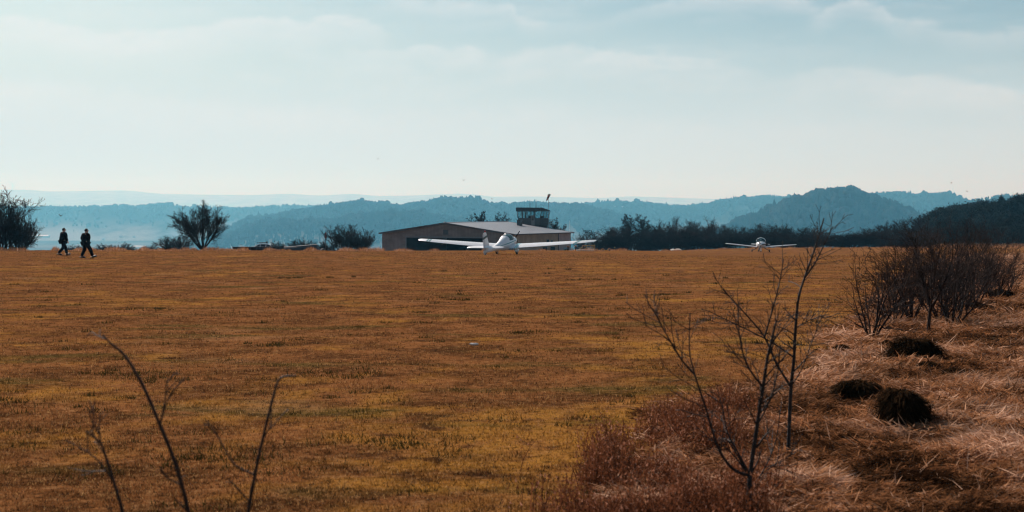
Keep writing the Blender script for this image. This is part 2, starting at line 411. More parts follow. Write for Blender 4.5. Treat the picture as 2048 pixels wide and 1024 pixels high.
for (nm, zc, zf, zb, th, tab), hf, nt_ in zip(HILLS, HFUN, NTREES):
    u0, u1 = tab[0][0] - 60, tab[-1][0] + 60
    us = np.linspace(u0, u1, 260); yy = np.linspace(zf, zb, 60)
    Y, U = np.meshgrid(yy, us, indexing='ij'); X = (U - 1024)/F*Y
    Zz = hf(U, Y)
    I = np.arange(Y.size).reshape(Y.shape)
    q = np.stack([I[:-1,:-1], I[:-1,1:], I[1:,1:], I[1:,:-1]], -1).reshape(-1, 4)
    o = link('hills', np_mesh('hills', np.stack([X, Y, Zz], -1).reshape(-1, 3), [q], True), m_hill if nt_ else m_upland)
    struct(o, label='pale far ridge on the horizon' if not nt_ else 'hazy wooded hillside')
    if nt_:
        n = nt_*3
        u = rng.uniform(u0+50, u1-50, n); y = zf + (zc + (zb-zc)*.12 - zf)*rng.uniform(.04, 1, n)**.8
        tt = (y - zf)/(zc - zf)
        dens = fbm(u*.02, y*.003, 3, 90)
        keep = rng.uniform(0, 1, n) < np.clip(tt*2.4 - .6, 0, 1)*np.clip((dens-.22)*5, .25, 1)  # woods thinned downslope, leaving the painted mist clear
        u = u[keep][:nt_]; y = y[keep][:nt_]
        # a closed row of trees along the crest
        nc = int((u1-u0)*zc/F/10); uc = rng.uniform(u0+50, u1-50, nc); yc = rng.uniform(zc-90, zc+30, nc)
        u = np.concatenate([u, uc]); y = np.concatenate([y, yc])
        x = (u - 1024)/F*y; z = hf(u, y) - .8
        h = th*rng.uniform(.55, 1.25, len(u))*(1 + .45*(fbm(u*.06, y*.004, 2, 97)-.5)*2)*np.where(rng.uniform(0, 1, len(u)) < .06, 1.35, 1)
        con = fbm(u*.05, y*.005, 3, 95) + rng.uniform(-.12, .12, len(u)) > .5
        if nm == 'wooded_hill':
            crest = (np.abs(u - 1675) < 45) & (np.abs(y - zc) < 220); h[crest] = np.where(rng.uniform(0, 1, crest.sum()) < .14, rng.uniform(24, 33, crest.sum()), np.minimum(h[crest], 19))
        fo = link('forest', forest_mesh('forest', np.stack([x, y, z], -1), h, con), m_wood)
        struct(fo, 'stuff', 'hazy woodland covering the hillside')
SKYVEIL = (9.5, 10.6, 11.2); SKYCLOUD = (13.2, 13.2, 13.2)
HAZE_COL = (.19, .65, 1.0); HAZE_D = 1.12e-4; HAZE_G = .25; EXPOSURE = 0.22
# ------------------------------------------------------------------ sky, sun, haze
SUN_AZ, SUN_EL = -24.0, 33.0
sv = Vector((math.sin(R(SUN_AZ))*math.cos(R(SUN_EL)), math.cos(R(SUN_AZ))*math.cos(R(SUN_EL)), math.sin(R(SUN_EL))))
sd = bpy.data.lights.new('sun', 'SUN'); so = bpy.data.objects.new('sun', sd); COL.objects.link(so)
sd.energy = 5.0; sd.angle = R(.53); sd.color = (1.0, .905, .855)
so.rotation_euler = sv.to_track_quat('Z', 'Y').to_euler(); so.location = (-200, 100, 300)
world = bpy.data.worlds.new('World'); scene.world = world; world.use_nodes = True
t = NT(world.node_tree); bg = world.node_tree.nodes['Background']
sky = t.n('ShaderNodeTexSky', sky_type='NISHITA'); sky.sun_disc = False
sky.sun_elevation = R(SUN_EL); sky.sun_rotation = R(SUN_AZ); sky.altitude = 100; sky.air_density = 1.0; sky.dust_density = 1.5; sky.ozone_density = 1.5
gen = t.n('ShaderNodeTexCoord').outputs['Generated']
sp = t.n('ShaderNodeSeparateXYZ'); t.put(sp.inputs[0], gen)
az = t.math('ARCTAN2', sp.outputs[0], sp.outputs[1]); el = t.math('ARCSINE', sp.outputs[2])
cb = t.n('ShaderNodeCombineXYZ'); t.put(cb.inputs[0], t.math('MULTIPLY', az, 55)); t.put(cb.inputs[1], t.math('MULTIPLY', el, 120))
cn1 = t.noise(cb.outputs[0], 1.0, 7, .66)
cb2 = t.n('ShaderNodeCombineXYZ'); t.put(cb2.inputs[0], t.math('MULTIPLY', az, 9)); t.put(cb2.inputs[1], t.math('MULTIPLY', el, 46)); cb2.inputs[2].default_value = 3.7
cn2 = t.noise(cb2.outputs[0], 1.0, 5, .6)
azn = t.math('MULTIPLY_ADD', az, F/2648.0, 1324/2648.0)      # -300..2348 px of the photograph -> 0..1
def curve(pts, lo, hi, y0, y1, x):
    n = t.n('ShaderNodeFloatCurve'); cu = n.mapping.curves[0]
    P = [((px+300)/2648.0, (v - y0)/(y1 - y0)) for px, v in pts]
    P = [(0, P[0][1])] + P + [(1, P[-1][1])]
    while len(cu.points) < len(P): cu.points.new(.5, .5)
    for q, (a, v) in zip(cu.points, P): q.location = (min(max(a, 0), 1), min(max(v, 0), 1)); q.handle_type = 'AUTO'
    n.mapping.update(); t.put(n.inputs['Value'], x)
    return n.outputs[0]
BANKS = [   # (upper edge in photo pixels, strength along it, softness px, depth px)
 ([(-200,50),(0,57),(90,54),(160,66),(240,76),(310,70),(400,62),(450,48),(500,37),(560,37),(610,45),(660,32),(700,31),(750,46),(790,64)], [(-300,1),(640,1),(720,.9),(775,.35),(830,0)], 5, 95, 1.0),
 ([(640,84),(700,95),(800,99),(850,88),(895,96),(930,92),(975,101)], [(620,0),(720,.8),(940,1),(985,0)], 4, 60, .8),
 ([(960,120),(1010,112),(1060,97),(1120,89),(1150,92),(1220,99),(1330,108),(1400,120),(1480,131),(1560,154)], [(930,0),(1010,.6),(1100,1),(1300,.8),(1480,.5),(1560,0)], 5, 90, .8),
 ([(740,-2),(820,2),(1024,8),(1040,34),(1160,42),(1240,26),(1330,3),(1500,-4),(1600,10),(1650,24)], [(720,0),(830,.8),(1020,.8),(1200,.4),(1330,.9),(1600,1),(1660,0)], 6, 45, .9),
 ([(1600,40),(1650,20),(1690,8),(1740,20),(1790,56),(1830,58),(1880,75),(1930,80),(2048,72),(2200,70)], [(1590,0),(1660,1),(1740,.9),(1800,.7),(2048,.8),(2300,.6)], 6, 60, .9),
 ([(1480,165),(1600,151),(1640,141),(1720,140),(1760,150),(1800,160),(1850,157),(1900,170),(1960,181),(2000,195),(2100,205)], [(1460,0),(1600,.7),(1850,1),(1960,.9),(2060,.3)], 5, 110, .7),
 ([(-200,165),(0,168),(130,170),(350,195),(500,202),(550,209),(600,205),(700,216),(850,212),(1024,217),(1200,230),(1330,235),(1420,243),(1600,250),(2100,260)], [(-300,.7),(600,.7),(1000,.5),(1400,.4),(1700,.2),(2200,.2)], 9, 140, .6),
]
tot = None
for edge, st, soft, depth, k in BANKS:
    e = curve(edge, 0, 0, 300, -40, azn)                      # 0 at row 300, 1 at row -40
    e = t.math('MULTIPLY_ADD', e, 340/F, (YH-300)/F)
    e = t.math('ADD', e, t.math('MULTIPLY', t.math('SUBTRACT', cn1, .5), 34/F))
    d = t.math('SUBTRACT', e, el)                             # >0 below the upper edge
    up = t.mr(d, -soft*.9/F, soft*2.6/F); dn = t.mr(d, 0, depth/F, 1, 0)
    v = t.math('MULTIPLY', t.math('MULTIPLY', up, dn), t.math('MULTIPLY', curve(st, 0, 0, 0, 1, azn), k))
    tot = v if tot is None else t.math('MAXIMUM', tot, v)
body = t.math('MULTIPLY', t.mr(cn2, .42, .66), t.math('MULTIPLY', t.mr(el, 0.02, .09), .38))
tot = t.math('ADD', tot, body, clamp=True)
skyc = t.mix(1.0, sky.outputs[0], (.68, .82, .86), 'MULTIPLY')
skyc = t.mix(t.mr(el, .17, .02), skyc, SKYVEIL)                # thin high haze towards the horizon
skyc = t.mix(t.math('MULTIPLY', t.math('MULTIPLY', tot, t.mr(cn1, .25, .7, .5, 1.0)), .48), skyc, SKYCLOUD)
t.put(bg.inputs[0], skyc); bg.inputs[1].default_value = .057

hz = MB(); hz.box((0, 15400, 220), (17000, 15500, 400))
m_haze = bpy.data.materials.new('haze'); m_haze.use_nodes = True
ht = NT(m_haze.node_tree); m_haze.node_tree.nodes.remove(m_haze.node_tree.nodes['Principled BSDF'])
pv = ht.n('ShaderNodeVolumePrincipled'); pv.inputs['Color'].default_value = (*HAZE_COL, 1); pv.inputs['Density'].default_value = HAZE_D
pv.inputs['Anisotropy'].default_value = HAZE_G; pv.inputs['Absorption Color'].default_value = (1, 1, 1, 1)
m_haze.node_tree.links.new(pv.outputs[0], m_haze.node_tree.nodes['Material Output'].inputs['Volume'])
ho = hz.build('haze', m_haze); struct(ho, 'stuff', 'blue haze filling the valley air'); 

scene.view_settings.view_transform = 'Standard'; scene.view_settings.look = 'None'
scene.view_settings.exposure = EXPOSURE; scene.view_settings.gamma = 1; scene.view_settings.use_curve_mapping = False
scene.render.engine = 'CYCLES'
scene.cycles.max_bounces = 6; scene.cycles.diffuse_bounces = 2; scene.cycles.transparent_max_bounces = 24; scene.cycles.volume_bounces = 0
scene.cycles.use_adaptive_sampling = False
scene.cycles.use_denoising = True
scene.cycles.pixel_filter_type = 'BLACKMAN_HARRIS'; scene.cycles.filter_width = 1.25
# ------------------------------------------------------------------ grasses (countless: stuff)
def blades(name, x, y, z, h, w, lean, az, tone, material, label, flat=0, seg=1, more=None):
    """one blade per point: a narrow curved strip"""
    n = len(x)
    wa = rng.uniform(0, 2*math.pi, n)
    wx = np.cos(wa)*w*.5; wy = np.sin(wa)*w*.5
    V = []
    for k in range(seg+1):
        f = k/seg; ww = (1 - f) if k == seg else (1 - .35*f)
        bend = lean*(f**1.5); up = h*f*np.sqrt(np.clip(1 - (np.clip(lean/np.maximum(h, 1e-4), 0, .98)*f**.7)**2, .03, 1))
        cx = x + np.cos(az)*bend; cy = y + np.sin(az)*bend; cz = z + up - flat*f*0
        if k == seg: V.append(np.stack([cx, cy, cz], -1)[:, None])
        else: V.append(np.stack([np.stack([cx - wx*ww, cy - wy*ww, cz], -1), np.stack([cx + wx*ww, cy + wy*ww, cz], -1)], 1))
    V = np.concatenate(V, 1); m = V.shape[1]; B = np.arange(n)[:, None]*m
    fs = []
    if seg > 1:
        q = np.concatenate([B + np.array([[2*k, 2*k+1, 2*k+3, 2*k+2]]) for k in range(seg-1)], 0); fs.append(q)
    fs.append(B + np.array([[m-3, m-2, m-1]]))
    me = np_mesh(name, V.reshape(-1, 3), fs, False, {'tone': np.repeat(tone, m), **{k_: np.repeat(v_, m) for k_, v_ in (more or {}).items()}})
    return struct(link(name, me, material), 'stuff', label)

# mown turf: equal density over the picture, so it thins out with distance
def zsample(n, z0, z1, mixf=.72):
    a = rng.uniform(0, 1, n); k = rng.uniform(0, 1, n) < mixf
    return np.where(k, 1/(1/z0 + a*(1/z1 - 1/z0)), z0*(z1/z0)**a)
N = 520000
y = zsample(N, 6.5, 135); x = rng.uniform(-.50, .50, N)*y + rng.uniform(-1.5, 1.5, N)*.4
keep = rough_amt(x, y) < rng.uniform(.2, .9, N)
x = x[keep]; y = y[keep]; n = len(x)
# gather into small clumps
cx = np.round(x/.11)*.11; cy = np.round(y/.16)*.16
cl = vnoise(x*6, y*5, 5); tall = fbm(x*.16*1.3+0, y*.42*1.3, 3, 8)
gz_ = ground_z(x, y)
h = (.018 + .00030*y)*rng.uniform(.5, 1.5, n)*(.55 + .9*cl)
blades('turf_grass', x, y, gz_ - .004, h, .0044 + .00044*y, h*rng.uniform(.1, .95, n), rng.uniform(0, 6.28, n), np.clip(rng.normal(.5, .27, n), 0, 1), m_turf_blade, 'short dry golden brown turf', more={'moss': moss_amt(x, y)})
# scattered darker tufts that break up the turf
cp = [(200,748),(285,752),(330,756),(640,752),(700,750),(380,915),(470,912),(770,890),(840,893),(25,805),(610,556),(1050,665),(1320,590),(1570,690),(300,620),(900,600),(1180,560),(560,690),(1420,640)]
cx = []; cy = []
for px, py in cp:
    zz = YH - py; Zs = np.linspace(6, 120, 4000); row = YH + (EYE - ground_z((px-1024)/F*Zs, Zs))/Zs*F; Z = Zs[np.argmin(np.abs(row - py))]
    for k in range(5): cx.append((px-1024)/F*Z + rng.normal(0, .03*Z*.35)); cy.append(Z + rng.normal(0, .25))
ny = zsample(300, 7, 70, .6); cx = np.concatenate([np.array(cx), rng.uniform(-.45, .45, 300)*ny]); cy = np.concatenate([np.array(cy), ny])
k = np.repeat(np.arange(len(cx)), 34); sp = rng.uniform(.04, .16, len(cx))[k]
x = cx[k] + rng.normal(0, 1, len(k))*sp; y = cy[k] + rng.normal(0, 1, len(k))*sp*.7
ok = rough_amt(x, y) < .4; x = x[ok]; y = y[ok]; n = len(x)
h = (.03 + .0007*y)*rng.uniform(.5, 1.7, n)
blades('turf_tufts', x, y, ground_z(x, y) - .004, h, .006 + .0004*y, h*rng.uniform(.1, .9, n), rng.uniform(0, 6.28, n), np.clip(rng.normal(.2, .16, n), 0, 1), m_tuft, 'small dark green tufts scattered in the turf')
TUSS = [(1842,722,110,46,'largest dark shaggy grass mound, in front of the thin-trunked shrub'),
          (1816,852,108,68,'dark ragged grass mound nearest the lower right corner of the rough strip'),
          (1722,796,88,34,'low dark moss-topped mound to the left of the ragged one'),
          (1776,700,24,20,'small upright dark tuft just left of the largest mound'),
          (1903,677,46,12,'flat dark tuft right of the foot of the thin-trunked shrub'),
          (1862,738,46,12,'flat dark tuft just below the largest mound'),
          (1912,758,48,22,'dark broken tuft lower right of the largest mound'),
          (1936,735,24,12,'small dark tuft right of the largest mound'),
          (1958,622,60,14,'low dark tuft on the strip right of the thicket foot'),
          (2002,598,56,16,'domed dark tuft at the foot of the rearmost bush'),
          (1760,664,40,14,'dark tuft at the foot of the leftmost fan-shaped bush'),
          (1685,704,36,14,'small brown tuft on the boundary of turf and rough grass')]
def row_z(px, py):
    Zs = np.linspace(6, 90, 3000); row = YH + (EYE - ground_z((px-1024)/F*Zs, Zs))/Zs*F
    return Zs[np.argmin(np.abs(row - py))]
# pale flattened dead grass on the rough strip
N = 430000
y = zsample(N, 6.3, 95, .8); e = np.interp(y, EDGE_Z, EDGE_X)
x = e - .5 + rng.uniform(0, 1, N)*(np.maximum(.50*y - e, 2) + .5)
ok = rough_amt(x, y) > rng.uniform(.1, .9, N)
for a in TUSS:
    Z = row_z(a[0], a[1]); w = a[2]/F*Z/2; ok &= ((x - (a[0]-1024)/F*Z)/(w*.95))**2 + ((y - Z - w*.45)/(w*.95))**2 > 1
x = x[ok]; y = y[ok]; n = len(x)
dirn = 6.28*fbm(x*.9, y*.9, 3, 61)*1.6 + rng.normal(0, 1.1, n)
big = fbm(x*1.2, y*1.0, 3, 66); h = (.030 + .0020*y)*rng.uniform(.35, 1.9, n)*(.5 + 1.0*big)
lean = h*np.clip(1 - np.abs(rng.normal(0, .10, n)), .3, .99)*1.6
tn = np.clip(.45*rng.beta(1.1, 1.7, n) + 1.0*(vnoise(x*13, y*11, 68) - .22)*.85 + (big-.5)*1.3, 0, 1)
def strands(name, x, y, z, L, w, az, pitch, droop, tone, material, label):
    """straight-ish stalks lying about: start point, length, heading, rise, sag"""
    V = []
    for f in (0, .5, 1):
        cx = x + np.cos(az)*np.cos(pitch)*L*f; cy = y + np.sin(az)*np.cos(pitch)*L*f; cz = z + np.sin(pitch)*L*f - droop*L*f*f
        ww = w*.5*(1, .8, .0)[int(f*2)]; px_, py_ = -np.sin(az)*ww, np.cos(az)*ww
        zz = ww*rng.uniform(-1, 1, len(x))
        if f < 1: V.append(np.stack([np.stack([cx-px_, cy-py_, cz-zz], -1), np.stack([cx+px_, cy+py_, cz+zz], -1)], 1))
        else: V.append(np.stack([cx, cy, cz], -1)[:, None])
    V = np.concatenate(V, 1); B = np.arange(len(x))[:, None]*5
    me = np_mesh(name, V.reshape(-1, 3), [B + np.array([[0,1,3,2]]), B + np.array([[2,3,4]])], False, {'tone': np.repeat(tone, 5)})
    return struct(link(name, me, material), 'stuff', label)
L = (.042 + .0040*y)*rng.uniform(.4, 2.0, n)*(.6 + .8*big)
strands('dead_grass', x, y, ground_z(x, y) + rng.uniform(-.005, .05, n)*(.3 + 1.5*big), L, (.0024 + .00034*y)*rng.uniform(.5, 1.9, n), dirn, rng.normal(.16, .28, n), rng.uniform(-.05, .3, n), tn, m_straw, 'flattened pale brown dead grass on the rough strip')
# a few long bright stalks
N = 380
y = zsample(N, 6.5, 26, .7); e = np.interp(y, EDGE_Z, EDGE_X); x = e - .2 + rng.uniform(0, 1, N)*(.42*y - e)
ok = rough_amt(x, y) > .4; x = x[ok]; y = y[ok]; n = len(x); h = rng.uniform(.06, .20, n)
strands('dead_stalks', x, y, ground_z(x, y) + .03, h*1.3, .003 + .00018*y, rng.uniform(0, 6.28, n), rng.normal(.30, .35, n), rng.uniform(-.1, .25, n), rng.uniform(.7, 1, n), m_straw, 'long bleached grass stalks lying on the rough strip')
# shaggy fringe of tall dead grass on the crest at the far edge of the field
N = 26000
u = rng.uniform(-250, 2150, N); zc = np.interp(u, [-250, 250, 560, 760, 1024, 1200, 1340, 1530, 1800, 2150], [124, 124, 128, 140, 152, 165, 215, 255, 262, 262]) + rng.normal(1.5, 2.2, N)
x = (u-1024)/F*zc; dn = fbm(u*.045, zc*.0+2, 3, 71)
ok = dn + rng.uniform(-.15, .15, N) > np.interp(u, [0, 700, 760, 1230, 1400], [.42, .45, .62, .62, .5]); x = x[ok]; zc = zc[ok]; n = len(x); dn = dn[ok]
h = np.clip(.10 + 1.3*(dn-.40), .07, .55)*rng.uniform(.5, 1.2, n)*.8
blades('fringe_grass', x, zc, ground_z(x, zc), h, .03*np.ones(n), h*rng.uniform(.2, .9, n), rng.uniform(0, 6.28, n), np.clip(rng.normal(.42, .2, n), 0, 1), m_straw, 'shaggy dead grass along the far edge of the field', seg=2)
# low rust-coloured bramble patch at the bottom
N = 11000
v = rng.uniform(0, 1, N); y = zsample(N, 6.6, 12.4, .9)
lo = np.interp(y, [6.6, 8, 9.5, 11, 12.4], [.24, .32, .50, 1.0, 1.6]); hi = np.interp(y, [6.6, 8, 9.5, 11, 12.4], [1.15, 1.35, 1.5, 1.75, 2.1])
x = lo + v*(hi-lo) + rng.normal(0, .17, N)
dn = fbm(x*3.2, y*2.2, 3, 81); ok = dn + rng.uniform(-.16, .10, N) - .8*np.clip(np.abs(v-.5) - .22, 0, 1) > .38; x = x[ok]; y = y[ok]; dn = dn[ok]; n = len(x)
h = np.clip(.62*(dn-.30), .04, .26)*rng.uniform(.35, 1.3, n)
o1 = blades('bramble', x, y, ground_z(x, y), h, .006*np.ones(n), h*rng.uniform(.05, .6, n), rng.uniform(0, 6.28, n), np.clip(rng.normal(.25, .18, n), 0, .5), m_brmb, 'rust brown bramble patch at the bottom of the picture', seg=3)
k = np.repeat(np.arange(n), 4); f = rng.uniform(.3, 1, len(k)); lx = x[k] + rng.normal(0, .025, len(k)); ly = y[k] + rng.normal(0, .025, len(k)); lz = ground_z(x, y)[k] + h[k]*f
hh = rng.uniform(.010, .028, len(k))
blades('bramble_leaves', lx, ly, lz, hh, rng.uniform(.008, .02, len(k)), hh*rng.uniform(.2, .95, len(k)), rng.uniform(0, 6.28, len(k)), np.clip(rng.beta(1.6, 2.6, len(k))+.1, 0, 1), m_brmb, 'withered rust leaves on the bramble patch')

# ------------------------------------------------------------------ tussocks: each mound a thing
def tussock(px, py, wpx, hpx, label, group=None, grey=0):
    # foot row py -> distance
    Z = 8.0
    Zs = np.linspace(6, 90, 3000); xx = (px-1024)/F*Zs; row = YH + (EYE - ground_z(xx, Zs))/Zs*F
    Z = Zs[np.argmin(np.abs(row - py))]; ppm = F/Z; w = wpx/ppm/2; hgt = hpx/ppm*1.0
    c = Vector(((px-1024)/F*Z, Z + w*.5, 0)); c.z = gz(c.x, c.y) - .02
    n = int(min(4200, 2000*(1+w*2))); a = rng.uniform(0, 6.28, n); r = np.sqrt(rng.uniform(0, 1, n))
    lump = .55 + .8*vnoise(np.cos(a)*2.2+px*.1, np.sin(a)*2.2+py*.1, 3)
    X = np.cos(a)*r*w*lump; Y = np.sin(a)*r*w*.75*lump; Zz = hgt*.98*np.sqrt(np.clip(1 - r**2.2, 0, 1))*(.78 + .4*vnoise(X*7+px, Y*7, 4))
    L = np.clip(.06 + .09*hgt, .04, .14)*rng.uniform(.3, 1.8, n)*min(1, w/.2)
    V = []; 
    az = a + rng.normal(0, .5, n)
    for k, f in enumerate((0, .5, 1)):
        ex = X + np.cos(az)*L*f*(.3+.6*r); ey = Y + np.sin(az)*L*f*(.3+.6*r); ez = np.maximum(Zz + L*(f*.75 - f*f*(.35 + .75*r)), 0)
        wd = np.array(.0045 + .00026*Z)*(1-f); wa = az + 1.57
        if f < 1: V.append(np.stack([np.stack([ex-np.cos(wa)*wd, ey-np.sin(wa)*wd, ez], -1), np.stack([ex+np.cos(wa)*wd, ey+np.sin(wa)*wd, ez], -1)], 1))
        else: V.append(np.stack([ex, ey, ez], -1)[:, None])
    V = np.concatenate(V, 1); B = np.arange(n)[:, None]*5
    blv = V.reshape(-1, 3); tone = np.repeat(np.clip(rng.beta(1.3, 2.4, n), 0, 1), 5)
    # the solid core
    na, nr_ = 26, 9; A, RR = np.meshgrid(np.linspace(0, 2*math.pi, na, endpoint=False), np.linspace(1, 0, nr_))
    lm = .55 + .8*vnoise(np.cos(A)*2.2+px*.1, np.sin(A)*2.2+py*.1, 3)
    kx = np.cos(A)*RR*w*lm; ky = np.sin(A)*RR*w*.75*lm; kz = hgt*.98*np.sqrt(np.clip(1 - RR**2.2, 0, 1))*(.78 + .4*vnoise(kx*7+px, ky*7, 4)) - .01
    off = len(blv); core = np.stack([kx, ky, kz], -1).reshape(-1, 3)
    I = np.arange(na*nr_).reshape(nr_, na); q = np.stack([I[:-1], np.roll(I, -1, 1)[:-1], np.roll(I, -1, 1)[1:], I[1:]], -1).reshape(-1, 4) + off
    me = np_mesh('tussock', np.concatenate([blv, core]), [np.concatenate([B + np.array([[0,1,3,2]]), q]), B + np.array([[2,3,4]])], False, {'tone': np.concatenate([tone, np.full(len(core), .12)])})
    o = link('grass_tussock', me, m_tuss); o.location = c
    prop(o, label, 'tussock', group)
TG = 'dark grass tussocks on the rough strip'
for a in TUSS:
    tussock(*a, group=TG)

# ------------------------------------------------------------------ woody plants
def tubes_np(S, n=4):
    """S (N,8): p0 p1 r0 r1"""
    S = np.asarray(S, float); p0 = S[:, 0:3]; p1 = S[:, 3:6]; d = p1 - p0; L = np.linalg.norm(d, axis=1, keepdims=True) + 1e-9; d = d/L
    ref = np.where(np.abs(d[:, 2:3]) < .9, np.array([[0, 0, 1.]]), np.array([[1., 0, 0]]))
    a = np.cross(d, ref); a /= np.linalg.norm(a, axis=1, keepdims=True); b = np.cross(d, a)
    ang = np.arange(n)*2*math.pi/n
    o = a[:, None]*np.cos(ang)[None, :, None] + b[:, None]*np.sin(ang)[None, :, None]
    V = np.concatenate([p0[:, None] + o*S[:, 6][:, None, None], p1[:, None] + o*S[:, 7][:, None, None]], 1)
    B = np.arange(len(S))[:, None]*2*n
    f = np.concatenate([B + np.array([[k, (k+1) % n, n+(k+1) % n, n+k]]) for k in range(n)], 0)
    return V.reshape(-1, 3), f
def tube_obj(name, S, n, m, parent=None):
    V, f = tubes_np(S, n)
    return link(name, np_mesh(name, V, [f], n > 3), m, parent)

class Plant:
    """recursive branching: segments by level"""
    def __init__(s, seed): s.r = random.Random(seed); s.seg = {}
    def branch(s, p, d, L, r, lev, P):
        q = P[lev]; n = q['n']; step = L/n; pts = [(p.copy(), r)]; rr = r
        d = d.normalized()
        for i in range(n):
            d = (d + Vector((s.r.gauss(0, 1), s.r.gauss(0, 1), s.r.gauss(0, 1)))*q['wob'] + Vector((0, 0, q['up']))).normalized()
            p2 = p + d*step; r2 = max(r*(1 - (i+1)/n*q['tap']), q['rmin'])
            s.seg.setdefault(lev, []).append((*p, *p2, rr, r2))
            p = p2; rr = r2; pts.append((p.copy(), rr))
        if lev + 1 < len(P):
            c = P[lev+1]; k = c['k'] if isinstance(c['k'], int) else s.r.randint(*c['k'])
            for j in range(k):
                t = c['t0'] + (1 - c['t0'])*((j + s.r.random())/k); i = min(int(t*n), n-1); f = t*n - i
                a = pts[i][0].lerp(pts[i+1][0], f); dd = (pts[i+1][0] - pts[i][0]).normalized()
                ax = dd.orthogonal().normalized(); ax.rotate(Quaternion(dd, s.r.uniform(0, 6.28)))
                ang = s.r.uniform(*c['ang']); nd = dd*math.cos(ang) + ax*math.sin(ang)
                s.branch(a, nd, L*c['len']*s.r.uniform(.6, 1.15)*(1.15 - .55*t), max(rr*0 + (pts[i][1]*(1-f) + pts[i+1][1]*f)*c['rad'], c['rmin']), lev+1, P)
    def segs(s, levs): return [x for l in levs for x in s.seg.get(l, [])]

def lv(k=4, t0=.3, ang=(.4,.9), len=.6, rad=.6, n=4, wob=.12, up=.05, tap=.7, rmin=.004):
    return dict(k=k, t0=t0, ang=ang, len=len, rad=rad, n=n, wob=wob, up=up, tap=tap, rmin=rmin)
def near_z(px, py):
    Zs = np.linspace(5, 130, 6000); xx = (px-1024)/F*Zs; row = YH + (EYE - ground_z(xx, Zs))/Zs*F
    return float(Zs[np.argmin(np.abs(row - py))])

# hedge shrubs of the right edge: many stems fanning from one foot
def shrub_segs(seed, H, spread, stems, dens, rs=.012, upb=.05):
    pl = Plant(seed)
    P = [lv(n=7, wob=.11, up=upb, tap=.75, rmin=.003),
         lv(k=(dens-1, dens+2), t0=.15, ang=(.35, 1.1), len=.52, rad=.55, n=4, wob=.15, up=.05, tap=.6, rmin=.0028),
         lv(k=(4, 6), t0=.15, ang=(.35, .9), len=.55, rad=.6, n=3, wob=.2, up=.05, tap=.5, rmin=.0024),
         lv(k=(1, 3), t0=.3, ang=(.4, 1.1), len=.5, rad=.7, n=2, wob=.2, up=.02, tap=.4, rmin=.002)]
    for i in range(stems):
        a = 6.283*i/stems + pl.r.uniform(-.4, .4); lean = pl.r.uniform(.15, 1)*spread
        d = Vector((math.cos(a)*lean, math.sin(a)*lean, 1)); b = Vector((math.cos(a)*.06, math.sin(a)*.06, -.03))
        pl.branch(b, d, H*pl.r.uniform(.5, 1.15)*(1+.25*lean*lean), rs*pl.r.uniform(.7, 1.5), 0, P)
    return pl
def fit(pl, Ht):
    zs = np.array([s_[5] for l in pl.seg.values() for s_ in l]); k = Ht/np.percentile(zs, 98.3)
    for l in pl.seg: pl.seg[l] = [tuple(v*k for v in s_[:6]) + tuple(s_[6:]) for s_ in pl.seg[l]]
def shrub(px, py, top, spread, stems, dens, seed, label, group=None, rs=.013):
    Z = near_z(px, py); x = (px-1024)/F*Z
    pl = shrub_segs(seed, 1.5, spread, stems, dens, rs); z0 = gz(x, Z)
    fit(pl, EYE + (YH-top)/F*Z - z0)
    t_ = thing('bare_shrub', label, 'shrub', (x, Z, z0), rng.uniform(0, .5), group)
    tube_obj('stem', pl.segs([0]), 5, m_bark2, t_); tube_obj('twigs', pl.segs([1, 2, 3]), 3, m_bark2, t_)
    return t_
HG = 'bare thorn bushes along the right edge of the field'
shrub(1745, 677, 500, .75, 9, 7, 101, 'open fan-shaped bare bush at the left end of the thicket', HG)
# thin-trunked one: a single short trunk carrying a wide crown
Z = near_z(1857, 669); x = (1857-1024)/F*Z
pl = Plant(102)
PT = [lv(n=3, wob=.05, up=.1, tap=.25, rmin=.01),
      lv(k=9, t0=.75, ang=(.25, .95), len=3.6, rad=.62, n=7, wob=.08, up=.05, tap=.7, rmin=.004),
      lv(k=(6, 9), t0=.25, ang=(.35, 1.), len=.42, rad=.55, n=4, wob=.14, up=.03, tap=.6, rmin=.003),
      lv(k=(5, 7), t0=.15, ang=(.4, 1.1), len=.5, rad=.6, n=3, wob=.2, up=.02, tap=.5, rmin=.0025),
      lv(k=(1, 3), t0=.3, ang=(.4, 1.), len=.5, rad=.7, n=2, wob=.2, up=0, tap=.4, rmin=.002)]
pl.branch(Vector((0, 0, -.03)), Vector((.03, 0, 1)), .36, .030, 0, PT)
fit(pl, EYE + (YH-452)/F*Z - gz(x, Z))
tt = thing('bare_shrub', 'wide bare shrub on a single thin trunk behind the largest mound', 'shrub', (x, Z, gz(x, Z)), .4, HG)
tube_obj('trunk', pl.segs([0]), 7, m_bark2, tt); tube_obj('twigs', pl.segs([1, 2, 3, 4]), 3, m_bark2, tt)
